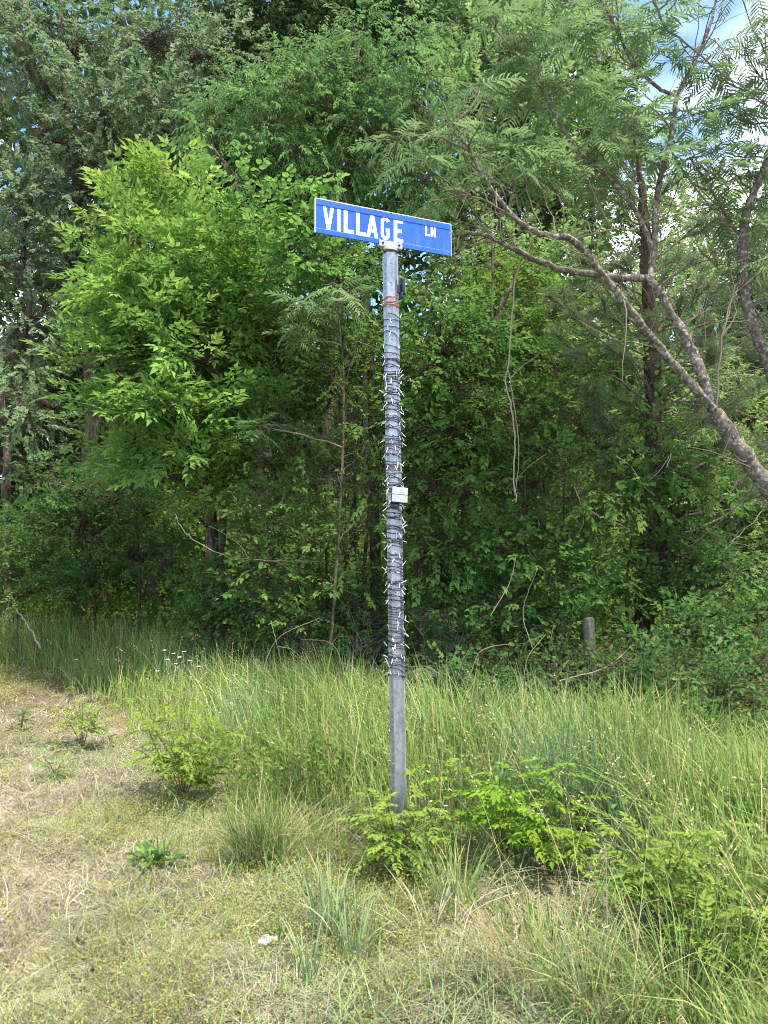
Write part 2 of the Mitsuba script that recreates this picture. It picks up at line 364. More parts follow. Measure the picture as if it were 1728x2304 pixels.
def build_blade():
    # extruded section (towards viewer a, up b): thick rails along the top and bottom, a thin web between
    h = BH; t, w = .0018, .0046
    right = [(w, 0), (w, .004), (w, .0235), (t, .0275), (t, h - .033), (w, h - .029), (w, h - .003), (w - .0015, h)]
    pts = [(a, b) for a, b in right] + [(-a, b) for a, b in reversed(right)]
    body = m3.Manifold.extrude(m3.CrossSection([pts]), BLEN)          # (a, b, along)
    m = from_manifold(body); v = m.vertices.copy(); m.vertices = np.stack([v[:, 2], v[:, 0], v[:, 1]], 1)
    blade_part(m, 'blade', 'sign_blue', smooth=20)
    # bare aluminium where the sheet was cut: ends and the top edge
    def strip(x0, x1, z0, z1, name='edge'):
        b = trimesh.creation.box([x1 - x0, .0106, z1 - z0]); b.apply_translation([(x0 + x1) / 2, 0, (z0 + z1) / 2]); blade_part(b, name, 'sign_edge')
    strip(-.0044, -.0002, -.0003, BH + .0044); strip(BLEN + .0002, BLEN + .0032, -.0003, BH + .0015); strip(0, BLEN, BH + .0002, BH + .0044)
build_blade()

def glyph(ch, s):
    """Highway-style capital of unit height and stroke s as a shapely shape, and its width."""
    L = lambda *p, cap=2: LineString(p).buffer(s / 2, cap_style=cap, join_style=2, mitre_limit=8)
    box = shapely.box(-5, 0, 5, 1); h = s / 2
    if ch == 'I': return shapely.box(0, 0, s, 1), s
    if ch == 'L': return shapely.union_all([shapely.box(0, 0, s, 1), shapely.box(0, 0, .42, s)]), .42
    if ch == 'E': return shapely.union_all([shapely.box(0, 0, s, 1), shapely.box(0, 0, .42, s), shapely.box(0, 1 - s, .42, 1), shapely.box(0, .5 - h, .37, .5 + h)]), .42
    if ch == 'V': return LineString([(h * .95, 1.2), (h * .95 + .0, 1.0), (.26, 0.0), (.52 - h * .95, 1.0), (.52 - h * .95, 1.2)]).buffer(h, cap_style=2, join_style=2, mitre_limit=1.6).intersection(box), .52
    if ch == 'A':
        legs = LineString([(h * .95, -.2), (h * .95, 0), (.27, 1.0), (.54 - h * .95, 0), (.54 - h * .95, -.2)]).buffer(h, cap_style=2, join_style=2, mitre_limit=1.6).intersection(box)
        return legs.union(shapely.box(.14, .22, .40, .22 + s)), .54
    if ch == 'N': return shapely.union_all([shapely.box(0, 0, s, 1), shapely.box(.46 - s, 0, .46, 1), Polygon([(0, 1), (s, 1), (.46, 0), (.46 - s, 0)])]), .46
    if ch == 'G':
        r = .225 - h; arc = lambda cy, a0, a1: [(.225 + r * math.cos(math.radians(a)), cy + r * math.sin(math.radians(a))) for a in np.linspace(a0, a1, 14)]
        path = arc(1 - .225, 15, 180) + arc(.225, 180, 345) + [(.45 - h, .44)]
        return LineString(path).buffer(h, cap_style=2, join_style=1).union(shapely.box(.25, .44 - h, .45, .44 + h)), .45

def letter(ch, x, z, height, stretch, stroke, lift=.0012):
    g, w = glyph(ch, stroke)
    g = shapely.affinity.scale(g, stretch * height, height, origin=(0, 0))
    for poly in getattr(g, 'geoms', [g]):
        m = trimesh.creation.extrude_polygon(poly, .0010, engine='earcut'); v = m.vertices.copy()
        m.vertices = np.stack([x + v[:, 0], v[:, 2] + lift, z + v[:, 1]], 1); m.faces = m.faces[:, ::-1]
        blade_part(m, 'letter', 'letter_white', smooth=False)
    return w * stretch * height
def lettering():
    place = [('V', .040, .97), ('I', .121, 1.0), ('L', .158, 1.12), ('L', .2285, 1.12), ('A', .289, 1.0), ('G', .373, .95), ('E', .450, 1.07)]
    for ch, x, st in place: letter(ch, x, .0275, .125, st, .155)
    letter('L', .642, .092, .057, 1.22, .17); letter('N', .677, .092, .057, 1.22, .16)
lettering()

def build_bracket():
    u = float((np.array([post_xy(3.25)[0], PY]) - BO[:2]) @ BX[:2])
    def bx(x0, x1, y0, y1, z0, z1, r=.003):
        c = m3.Manifold.batch_hull([m3.Manifold.sphere(r, 8).translate([x, y, z]) for x in (x0 + r, x1 - r) for y in (y0 + r, y1 - r) for z in (z0 + r, z1 - r)]); return c
    saddle = bx(u - .066, u + .074, .0062, .0135, -.012, .018) + bx(u - .066, u + .074, -.0135, -.0062, -.012, .018) + bx(u - .066, u + .074, -.0135, .0135, -.016, -.0035)
    cap = m3.Manifold.cylinder(.012, .044, .043, 24).scale([1, .55, 1]).translate([u + .004, 0, -.027])
    blade_part(from_manifold(saddle), 'bracket', 'bracket_metal'); blade_part(from_manifold(cap), 'post_cap', 'bracket_metal')
    for dx in (-.044, .052):
        b = m3.Manifold.cylinder(.007, .0062, .0055, 6).rotate([-90, 0, 0]).translate([u + dx, .0132, .003])
        blade_part(from_manifold(b), 'bolt', 'bolt_dark')
build_bracket()

# ------------------------------------------------------------------ string lights, solar panels, wire tie
scene['wire_dark'] = {'type': 'principled', 'base_color': rgb(.022, .026, .034), 'roughness': .5}
scene['bulb_clear'] = {'type': 'principled', 'base_color': rgb(.68, .70, .72), 'roughness': .25, 'specular': .6}
scene['panel_black'] = {'type': 'principled', 'base_color': rgb(.02, .022, .028), 'roughness': .38}
scene['panel_face'] = {'type': 'principled', 'base_color': mikit.proc(lambda p, n, uv: mikit.mix((.23, .265, .265), (.34, .375, .37), mikit.fbm(p.x * 60, p.y * 60, p.z * 60, 3))), 'roughness': .3, 'clearcoat': .6, 'clearcoat_gloss': .9}
scene['copper_tie'] = {'type': 'principled', 'base_color': rgb(.45, .20, .07), 'roughness': .4, 'metallic': .4}

lights = thing('string_lights', 'dark cable with white mini bulbs wound round the steel post', 'string lights')
def hull_path(theta, off=.0028):
    """A loop round the channel, stretched over its convex outline."""
    ring = shapely.geometry.polygon.orient(SECTION.convex_hull.buffer(off, quad_segs=4), 1.0).exterior
    return np.array([ring.interpolate(float(t) / (2 * math.pi) % 1.0, normalized=True).coords[0] for t in theta])

def build_lights():
    rng = np.random.default_rng(41)
    # turns bunch together and leave gaps, as a cable wound by hand does
    zs, z = [], 2.93
    zs += [2.90, 2.885, 2.845, 2.80, 2.73, 2.695]
    z = 2.665
    while z > 1.05:
        for _ in range(rng.integers(2, 8)):
            zs.append(z); z -= rng.uniform(.0055, .012)
        z -= rng.uniform(.010, .030)
    zs += [1.035, 1.02, .995, .965, .96]
    zs = np.array(sorted([q for q in zs if q > .955], reverse=True))
    n = 18; th = np.arange(len(zs) * n) * 2 * np.pi / n
    zz = np.interp(np.arange(len(th)) / n, np.arange(len(zs)), zs)
    tilt = np.interp(np.arange(len(th)) / n, np.arange(len(zs)), rng.normal(0, .010, len(zs)))
    zz = zz + tilt * np.cos(th) + .002 * rng.normal(0, 1, len(th)) * .4
    xy = hull_path(th) + np.array([0, .017]) * 0; xy = xy + unit(xy - [0, .017]) * .0012 * np.abs(rng.normal(0, 1, (len(th), 1)))
    pts = np.column_stack([xy, zz])
    v, f = tube(pts, .0022, 5)
    m = post_frame(trimesh.Trimesh(v, f, process=False))
    part(lights, 'cable', mikit.ply(m, 'wire_dark', smooth=True))
    bulb = trimesh.creation.revolve(np.array([[0, 0], [.0024, 0], [.0024, .008], [.0020, .010], [.0020, .025], [.0016, .0275], [0, .028]]), sections=8)
    shape = mikit.ply(bulb, 'bulb_clear', smooth=40)
    idx = np.nonzero((zz < 2.92) & (zz > .96))[0]
    at = np.linspace(0, len(idx) - 1, 215).astype(int); at = np.clip(at + rng.integers(-8, 9, len(at)), 0, len(idx) - 1)
    for i in idx[at]:
        size = rng.uniform(.8, 1.2); p = pts[i].copy(); ang = math.atan2(p[1] - .017, p[0] * .6)
        out = unit(np.array([math.cos(ang), math.sin(ang), rng.normal(0, .25)]))
        d = unit(out * rng.uniform(.05, .85) + np.array([0, 0, rng.choice([-1, 1], p=[.6, .4]) * rng.uniform(.25, 1.0)]) + rng.normal(0, .12, 3))
        p[0] += PX + LEAN[0] * (p[2] - 1.6); p[1] += PY
        p = p + out * .004
        x = unit(np.cross(d, [.3, .8, .52])); y = np.cross(d, x)
        M = np.eye(4); M[:3, 0], M[:3, 1], M[:3, 2], M[:3, 3] = x * size, y * size, d * size, p
        part(lights, 'bulb', {**shape, 'to_world': T(M)})
build_lights()

def rounded_box(sx, sy, sz, r, seg=10):
    return m3.Manifold.batch_hull([m3.Manifold.sphere(r, seg).translate([x * (sx / 2 - r), y * (sy / 2 - r), z * (sz / 2 - r)]) for x in (-1, 1) for y in (-1, 1) for z in (-1, 1)])

def solar_panel(label, centre, yaw, pitch, roll, size):
    key = thing('solar_panel', label, 'solar panel')
    R = trimesh.transformations.euler_matrix(math.radians(pitch), math.radians(roll), math.radians(yaw), 'sxyz'); R[:3, 3] = centre
    body = rounded_box(size, .018, size, .006)
    def put(m, name, bsdf, label=None):
        m = from_manifold(m) if not isinstance(m, trimesh.Trimesh) else m; m.apply_transform(R); return part(key, name, mikit.ply(m, bsdf, smooth=35), label)
    put(body, 'casing', 'panel_black')
    face = rounded_box(size - .006, .004, size / 2 - .0045, .0018)
    put(face.translate([0, -.0095, size / 4 - .001]), 'cell_pane', 'panel_face'); put(face.translate([0, -.0095, -size / 4 + .001]), 'cell_pane', 'panel_face')
    clip = rounded_box(.030, .030, .05, .004).translate([-.008, .021, -.01]) + rounded_box(.05, .012, .03, .004).translate([-.022, .015, -.052])
    put(clip, 'clip', 'panel_black')
    return key
solar_panel('pale square solar panel facing the viewer halfway up the light-wound post', (0.082, 4.045, 1.917), 9, -14, 5, .090)
solar_panel('dark solar panel seen edge-on behind the upper post below the sign', (0.093, 4.155, 3.068), 112, -4, 0, .090)

def build_tie():
    rng = np.random.default_rng(5)
    key = thing('wire_tie', 'rusty orange wire wound round the post above the string lights', 'wire')
    th = np.linspace(0, 2 * np.pi * 5, 90)
    z = 2.962 + .012 * np.sin(th * .31) + .0016 * th - .018 + .006 * np.cos(th)
    v, f = tube(np.column_stack([hull_path(th, .0036) * (1 + .012 * rng.normal(0, 1, (90, 1))), z]), .0024, 5)
    m = post_frame(trimesh.Trimesh(v, f, process=False)); part(key, 'coil', mikit.ply(m, 'copper_tie', smooth=True))
    end = resample([[-.030, -.008, 2.965], [-.043, -.014, 2.972], [-.052, -.010, 2.958]], 8)
    v, f = tube(end, .0020, 5); m = post_frame(trimesh.Trimesh(v, f, process=False)); part(key, 'loose_end', mikit.ply(m, 'copper_tie', smooth=True))
build_tie()

# ------------------------------------------------------------------ species: a few sprays each
def species():
    g = np.random.default_rng(1)
    S = {}
    S['ash'] = Species('ash', [spray_compound(g, .30, 6, .23, 3, .125, .40) for _ in range(6)], LEAF4, (.10, .21, .024), (.25, .395, .045), .16, reach=.38, fill=.9)
    S['maple'] = Species('maple', [spray_simple(g, .45, 15, .105, .85, 60, .3) for _ in range(5)], LOBED, (.10, .18, .055), (.20, .30, .11), .35, pale=.22, pale_col=(.33, .385, .26), reach=.45)
    S['droop'] = Species('droop', [spray_simple(g, .55, 20, .115, .30, 50, .4) for _ in range(5)], LEAF4, (.11, .22, .045), (.23, .38, .085), .75, reach=.55, fill=2.0)
    S['arch'] = Species('arch', [spray_simple(g, .40, 11, .085, .72, 65, .1) for _ in range(4)], ROUND, (.11, .23, .030), (.20, .36, .045), .15, reach=.4, fill=1.5)
    S['small'] = Species('small', [spray_simple(g, .26, 22, .028, .5, 55, .2) for _ in range(5)], LEAF2, (.085, .165, .025), (.19, .29, .055), .1, reach=.26, fill=1.7)
    S['broad'] = Species('broad', [spray_simple(g, .34, 11, .085, .55, 60, .3) for _ in range(5)], LEAF4, (.065, .155, .020), (.15, .27, .035), .3, reach=.34, fill=3.0)
    S['vine'] = Species('vine', [spray_simple(g, .30, 12, .065, .68, 70, .3) for _ in range(5)], LEAF4, (.055, .135, .022), (.12, .22, .035), .3, reach=.3, fill=3.2)
    S['elm'] = Species('elm', [spray_simple(g, .42, 17, .06, .5, 55, .35) for _ in range(5)], LEAF4, (.085, .185, .022), (.17, .30, .040), .25, reach=.42, fill=2.4)
    S['sunny'] = Species('sunny', [spray_simple(g, .55, 16, .12, .5, 55, .3) for _ in range(5)], LEAF2, (.16, .27, .06), (.30, .42, .105), .3, reach=.55, fill=2.6)
    S['far'] = Species('far', [spray_simple(g, .8, 16, .19, .5, 55, .3) for _ in range(5)], LEAF2, (.055, .105, .028), (.11, .17, .050), .3, reach=.8, fill=1.3)
    S['bramble'] = Species('bramble', [spray_compound(g, .34, 5, .10, 1, .06, .6) for _ in range(5)], LEAF4, (.055, .125, .022), (.13, .22, .040), .2, reach=.34, fill=2.4)
    return S
SP = species()
def stem(*p): return np.array(p, float)
def rooted(*p):
    """A stem whose first point is put on the ground."""
    q = np.array(p, float); q[0, 2] = float(gz(q[0, 0], q[0, 1])) - .05; return q
def foot(x, y): return (x, y, 0.0)

# ------------------------------------------------------------------ the trees, from the nearest
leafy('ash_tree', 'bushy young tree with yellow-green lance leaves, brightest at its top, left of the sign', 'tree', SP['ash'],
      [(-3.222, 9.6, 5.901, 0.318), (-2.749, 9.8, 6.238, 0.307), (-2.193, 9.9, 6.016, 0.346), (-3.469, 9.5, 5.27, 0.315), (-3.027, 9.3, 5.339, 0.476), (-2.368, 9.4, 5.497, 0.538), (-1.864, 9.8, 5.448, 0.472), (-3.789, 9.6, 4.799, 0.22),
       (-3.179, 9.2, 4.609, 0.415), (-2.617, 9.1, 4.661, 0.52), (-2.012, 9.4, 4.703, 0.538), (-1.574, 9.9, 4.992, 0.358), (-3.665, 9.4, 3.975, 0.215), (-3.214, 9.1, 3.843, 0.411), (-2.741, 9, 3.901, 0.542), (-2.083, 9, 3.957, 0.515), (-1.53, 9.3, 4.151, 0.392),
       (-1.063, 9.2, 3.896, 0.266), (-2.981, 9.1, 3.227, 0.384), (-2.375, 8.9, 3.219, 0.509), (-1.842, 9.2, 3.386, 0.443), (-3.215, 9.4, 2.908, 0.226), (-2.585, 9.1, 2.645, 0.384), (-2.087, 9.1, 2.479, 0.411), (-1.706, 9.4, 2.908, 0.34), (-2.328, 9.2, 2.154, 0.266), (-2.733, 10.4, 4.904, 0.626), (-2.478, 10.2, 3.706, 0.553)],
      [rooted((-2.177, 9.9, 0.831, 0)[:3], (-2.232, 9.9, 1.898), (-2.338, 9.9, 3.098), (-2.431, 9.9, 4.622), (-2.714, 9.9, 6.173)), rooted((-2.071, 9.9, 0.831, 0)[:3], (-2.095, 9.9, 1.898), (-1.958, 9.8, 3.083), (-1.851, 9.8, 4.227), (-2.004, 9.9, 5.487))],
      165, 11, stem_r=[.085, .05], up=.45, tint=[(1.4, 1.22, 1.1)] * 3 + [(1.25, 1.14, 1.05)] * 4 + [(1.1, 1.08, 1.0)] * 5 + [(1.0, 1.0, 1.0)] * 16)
leafy('maple_tree', 'grey-green maple with pale turned leaves filling the upper left corner', 'tree', SP['maple'],
      [(-7.195, 15, 11.402, 0.993), (-6.385, 15.5, 12.33, 0.933), (-4.84, 15.5, 12.531, 1.073), (-3.89, 16, 12.469, 0.915), (-6.88, 15, 10.053, 0.993), (-5.679, 15, 10.437, 1.084), (-4.562, 15, 10.533, 0.903), (-6.887, 14.5, 8.481, 0.917), (-6.018, 15, 8.908, 1.084), (-4.979, 15.5, 9.446, 0.887), (-6.945, 14.5, 7.293, 0.829),
       (-6.263, 15, 7.489, 0.903), (-6.825, 14.5, 6.116, 0.786), (-7.51, 15, 12.666, 0.813), (-5.66, 15.5, 9.939, 0.84), (-4.256, 16, 10.208, 0.578), (-7.153, 14.5, 5.129, 0.655), (-6.252, 14.5, 4.415, 0.48)],
      [rooted((-6.055, 15.8, 0.749), (-6.04, 15.8, 4.474), (-6.217, 15.6, 7.334), (-6.488, 15.4, 10.18), (-7.026, 15.5, 14.761)), rooted((-5.966, 16.2, 0.728), (-5.646, 16, 5.297), (-5.121, 16, 8.687), (-4.674, 16, 11.54), (-4.325, 16, 14.87))],
      140, 12, stem_r=[.16, .13], bark='bark_brown', up=.0, scale=(.8, 1.3))
leafy('maple_tree', 'pale-leaved low maple boughs hanging in the dark at the left edge', 'tree', SP['maple'],
      [(-6.049, 12.6, 4.201, 0.455), (-5.859, 12.8, 3.693, 0.347), (-6.133, 12.6, 3.046, 0.417), (-5.769, 12.9, 3.002, 0.311), (-6.342, 13, 5.085, 0.47), (-6.577, 12.6, 3.892, 0.683)],
      [rooted((-6.405, 13.2, 0.968), (-6.496, 13.2, 2.795), (-6.61, 13.1, 4.385), (-6.909, 13.1, 6.415))], 80, 13, stem_r=.08, up=-.1)
leafy('oak_tree', 'tall dark tree rising behind the maple along the top edge', 'tree', SP['far'],
      [(-4.374, 20, 16.094, 1.445), (-2.869, 20, 15.705, 1.445), (-1.621, 20, 16.225, 1.325), (-0.119, 20, 15.834, 1.445), (0.883, 20, 16.355, 1.325), (-3.524, 21, 14.916, 1.391), (-5.349, 21, 14.511, 1.391), (-2.38, 20, 17.4, 1.686), (-0.371, 20, 17.531, 1.686), (1.714, 21, 16.546, 1.391), (-4.272, 21, 11.698, 1.644), (-2.712, 21, 11.034, 1.644), (-4.938, 21, 13.032, 1.517), (-3.672, 22, 13.437, 1.722), (-2.034, 22, 12.737, 1.722), (-6.595, 21, 11.034, 1.644), (-9.581, 22, 9.824, 1.589), (-10.388, 21, 7.75, 1.391), (-9.699, 21, 5.935, 1.391), (-10.549, 21, 4.394, 1.391), (-10.961, 21, 9.845, 1.391), (-9.023, 21, 4.394, 1.264), (-8.652, 21.5, 7.364, 1.424)],
      [rooted((-3.311, 20.5, 0.558), (-3.231, 20.5, 5.329), (-3.034, 20.5, 11.717), (-2.959, 20.5, 18.333)), rooted((-1.63, 21, 0.532), (-1.401, 21, 6.711), (-0.905, 21, 13.3), (-0.522, 21, 18.741))], 55, 14, stem_r=[.2, .17], up=.1)
leafy('cherry_tree', 'light green tree with long hanging leaves behind and above the sign', 'tree', SP['droop'],
      [(-2.966, 12.6, 8.741, 0.379), (-2.384, 12.8, 9.429, 0.501), (-1.615, 13, 9.927, 0.587), (-0.766, 13, 10.263, 0.587), (-0.077, 13, 10.179, 0.665), (0.489, 13, 9.551, 0.665), (-1.03, 12.8, 9.264, 0.694), (-1.913, 12.6, 8.902, 0.607), (-0.234, 12.8, 8.813, 0.655), (-1.401, 12.6, 8.459, 0.531), (-2.26, 12.6, 8.419, 0.417), (-0.748, 12.8, 8.12, 0.501), (0.242, 12.8, 8.242, 0.501), (-2.7, 12.8, 9.223, 0.324), (0.904, 13.2, 8.955, 0.556), (-0.506, 13.6, 11.279, 0.573), (0.727, 13, 8.016, 0.47), (-0.597, 13.8, 10.084, 0.914), (-1.463, 13.9, 9.789, 0.921)],
      [rooted((-0.331, 14, 0.846), (-0.291, 13.9, 4.129), (-0.417, 13.7, 6.979), (-0.581, 13.5, 8.863), (-0.498, 13.4, 10.963))], 105, 15, stem_r=.12, up=-.2, flat=.7)
leafy('mulberry_sapling', 'arching sapling with round bright leaves between the bushy tree and the sign', 'sapling', SP['arch'],
      [(-1.861, 8.6, 6.145, 0.145), (-1.645, 8.6, 5.899, 0.186), (-1.431, 8.6, 5.681, 0.207), (-1.216, 8.6, 5.436, 0.238), (-1.003, 8.6, 5.193, 0.238), (-1.242, 8.8, 5.166, 0.291), (-1.515, 8.8, 5.498, 0.265), (-0.906, 8.7, 5.016, 0.288), (-0.757, 8.8, 5.553, 0.201), (-1.041, 8.9, 5.88, 0.161), (-1.39, 8.9, 4.927, 0.241)],
      [rooted((-0.459, 9.1, 0.623), (-0.487, 9, 2.688), (-0.705, 8.9, 4.317), (-1.013, 8.7, 5.016), (-1.51, 8.6, 5.681), (-1.996, 8.6, 6.326))], 150, 16, stem_r=.026, up=.2, twig_r=.003)
leafy('elm_sapling', 'mid-green sapling directly behind the string lights, left of the post', 'sapling', SP['elm'],
      [(-0.716, 9, 5.134, 0.352), (-0.356, 9, 4.683, 0.379), (-0.768, 9, 4.403, 0.433), (-0.327, 9, 4.013, 0.433), (-1.076, 9.3, 4.208, 0.336), (-0.6, 9, 3.569, 0.433), (-0.166, 9.2, 4.408, 0.332), (-1.06, 9.2, 3.443, 0.36), (-0.169, 9.3, 5.251, 0.336), (-0.221, 9.2, 3.556, 0.332), (-1.314, 9.4, 3.772, 0.34), (-0.658, 9.8, 5.08, 0.649), (-0.654, 9.8, 4.106, 0.708)],
      [rooted((-0.398, 9.6, 0.513), (-0.373, 9.6, 2.178), (-0.489, 9.5, 3.912), (-0.575, 9.4, 5.291)), rooted((-0.341, 9.6, 0.513), (-0.171, 9.6, 2.469), (0.003, 9.4, 4.12))], 120, 17, stem_r=[.04, .025], up=.1)
leafy('privet_shrub', 'dense shrub of tiny pale leaves at mid-height left of the post', 'shrub', SP['small'],
      [(-0.761, 9, 3.017, 0.433), (-0.353, 9, 3.237, 0.406), (-1.031, 9, 2.524, 0.461), (-0.401, 8.9, 2.513, 0.482), (-0.748, 8.9, 2.029, 0.455), (-0.185, 8.9, 1.975, 0.321), (-1.259, 9.1, 2.038, 0.384), (-0.163, 9.1, 2.866, 0.301), (-1.443, 9.2, 2.488, 0.277), (-0.636, 9.6, 2.76, 0.751), (-1.49, 9.2, 1.6, 0.388)],
      [rooted((-0.727, 9.4, 0.507), (-0.702, 9.4, 1.319), (-0.729, 9.3, 2.724)), rooted((-0.66, 9.4, 0.507), (-0.444, 9.3, 1.6), (-0.332, 9.2, 2.992))], 330, 18, stem_r=[.022, .02], up=.2, twig_r=.002, tint=[(1.2, 1.15, 1.1)] * 11, twig='twig_grey')
leafy('dogwood_sapling', 'tall broad-leaved sapling just right of the post, leafy from the sign down to the grass', 'sapling', SP['broad'],
      [(0.542, 8.8, 4.615, 0.318), (0.836, 8.8, 4.177, 0.397), (0.474, 8.6, 3.693, 0.362), (0.945, 8.6, 3.534, 0.388), (0.596, 8.5, 2.99, 0.435), (0.889, 8.6, 2.954, 0.362), (0.465, 8.5, 2.421, 0.358), (0.798, 8.5, 2.318, 0.358), (0.609, 8.4, 1.853, 0.405), (0.356, 8.4, 1.55, 0.303), (0.784, 8.4, 1.449, 0.354), (1.156, 9, 4.013, 0.325), (0.27, 8.8, 3.201, 0.265), (0.749, 9.4, 4.12, 0.623), (0.727, 9.2, 2.712, 0.665), (1.204, 8.6, 3.164, 0.233)],
      [rooted((0.629, 8.9, 0.329), (0.644, 8.9, 1.334), (0.676, 8.9, 2.676), (0.656, 8.9, 4.317)), rooted((0.378, 9, 0.314), (0.381, 9, 1.6), (0.516, 8.9, 3.219))], 135, 19, stem_r=[.045, .035], up=.0, bark='bark_brown')
leafy('forked_tree', 'thin forked grey tree with yellow-green leaves right of the dogwood', 'tree', SP['broad'],
      [(1.622, 9.8, 4.652, 0.413), (1.978, 9.8, 4.348, 0.384), (2.145, 10, 4.777, 0.361), (1.411, 10, 4.901, 0.361), (1.881, 10.2, 5.349, 0.43), (2.213, 9.8, 4.046, 0.325), (1.699, 9.6, 3.936, 0.318), (1.539, 10, 5.464, 0.331)],
      [rooted((0.891, 9.6, 0.456), (1.028, 9.4, 2.851), (1.18, 9.2, 3.839), (1.307, 9.2, 4.294), (1.316, 9.2, 5.443)), stem((1.283, 9.2, 4.123), (1.439, 9.2, 4.637), (1.572, 9.2, 4.924), (1.854, 9.4, 5.527))], 125, 20, stem_r=[.045, .036], bark='bark_brown', tint=[(1.25, 1.15, .9)] * 8)
leafy('holly_shrub', 'dark small-leaved evergreen shrub between the post and the pine', 'shrub', SP['small'],
      [(1.583, 9.3, 3.178, 0.476), (2.09, 9.3, 3.121, 0.476), (1.782, 9.2, 2.488, 0.526), (2.309, 9.2, 2.377, 0.415), (1.482, 9.1, 1.874, 0.466), (1.973, 9.1, 1.709, 0.493), (2.439, 9.1, 1.764, 0.356), (1.295, 9.3, 2.385, 0.364), (1.98, 9.9, 2.797, 0.894), (2.536, 9.5, 2.98, 0.343), (2.091, 9.9, 2.017, 0.894)],
      [rooted((2.007, 9.6, 0.285), (2.048, 9.6, 1.313), (1.958, 9.5, 2.748)), rooted((2.064, 9.6, 0.285), (2.201, 9.5, 1.6), (2.225, 9.4, 2.965))], 300, 21, stem_r=[.025, .02], tint=[(.85, .88, .9)] * 11, twig_r=.002, twig='twig_grey')
leafy('young_poplar', 'light green trees behind the pine whose sunny leaves show between its branches', 'tree', SP['sunny'],
      [(1.811, 14, 7.097, 0.801), (2.753, 14, 6.746, 0.885), (3.693, 14, 6.396, 0.885), (4.457, 14, 5.961, 0.801), (2.569, 14, 5.526, 0.801), (3.59, 14, 5.18, 0.843), (4.523, 14, 4.835, 0.759), (5.424, 14.5, 6.568, 0.611), (5.667, 14.5, 5.487, 0.742), (1.547, 14, 6.222, 0.759), (4.251, 14, 3.89, 0.674), (5.468, 14.5, 4.415, 0.698)],
      [rooted((3.242, 14.6, 0.814), (3.329, 14.6, 4.256), (3.212, 14.5, 7.293)), rooted((4.439, 14.8, 0.803), (4.557, 14.7, 4.274), (4.477, 14.6, 6.602))], 75, 22, stem_r=[.09, .07])
leafy('walnut_tree', 'tall sunlit yellow-green tree behind the fern-leaved branches at top centre', 'tree', SP['sunny'],
      [(1.653, 15.5, 12.632, 0.84), (2.156, 15, 11.499, 0.993), (1.589, 15, 10.533, 0.993), (2.612, 15, 10.341, 1.039), (3.553, 15, 11.015, 0.993), (3.105, 15.5, 12.531, 0.98), (4.265, 15.5, 12.33, 0.747), (3.91, 15, 9.862, 1.039), (4.961, 15.5, 10.633, 0.747), (2.507, 15, 9.003, 1.039), (3.522, 15, 8.623, 1.084), (4.634, 15, 8.718, 0.903), (1.26, 14.5, 9.032, 0.742), (1.523, 14.5, 8.023, 0.829), (5.265, 15, 7.866, 0.677), (2.435, 15.5, 13.439, 1.026), (3.816, 16, 13.717, 0.867), (4.995, 16, 12.262, 0.578)],
      [rooted((2.785, 16, 0.739), (2.784, 16, 5.494), (2.872, 16, 9.496), (3.113, 16, 13.612)), rooted((4.128, 16, 0.739), (4.1, 16, 5.494), (4.454, 16, 9.496), (4.393, 16, 12.055))], 70, 23, stem_r=[.14, .1])

# understory from left to right
leafy('elder_shrub', 'dark leafy shrub low at the left edge beside the long grass', 'shrub', SP['elm'], [(-5.568, 11.6, 1.357, 0.419), (-5.169, 11.5, 1.118, 0.332), (-6.163, 11.8, 1.459, 0.568), (-5.552, 12, 1.672, 0.361)],
      [rooted((-5.575, 11.8, 0.684), (-5.594, 11.8, 1.388))], 130, 24, stem_r=.02)
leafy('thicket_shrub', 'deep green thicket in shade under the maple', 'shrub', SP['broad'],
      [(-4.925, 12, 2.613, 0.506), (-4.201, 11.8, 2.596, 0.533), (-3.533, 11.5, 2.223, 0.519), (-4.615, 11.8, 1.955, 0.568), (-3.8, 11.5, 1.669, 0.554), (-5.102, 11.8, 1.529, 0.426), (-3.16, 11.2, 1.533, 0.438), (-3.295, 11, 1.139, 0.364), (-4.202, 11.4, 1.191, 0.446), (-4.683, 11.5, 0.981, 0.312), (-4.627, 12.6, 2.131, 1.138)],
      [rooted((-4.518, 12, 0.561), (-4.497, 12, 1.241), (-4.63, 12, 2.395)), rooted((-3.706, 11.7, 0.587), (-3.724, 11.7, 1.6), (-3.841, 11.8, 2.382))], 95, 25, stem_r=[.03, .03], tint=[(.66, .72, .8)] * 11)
leafy('ivy_vine', 'leafy climbing vine round the foot of the bushy young tree', 'vine', SP['vine'],
      [(-2.333, 9.5, 1.202, 0.315), (-1.857, 9.4, 1.206, 0.34), (-2.001, 9.3, 0.878, 0.336), (-1.539, 9.2, 0.886, 0.332), (-2.415, 9.4, 0.814, 0.283), (-1.746, 9.7, 1.542, 0.321)],
      [rooted((-2.04, 9.5, 0.524), (-2.047, 9.5, 1.145))], 150, 26, stem_r=.015)
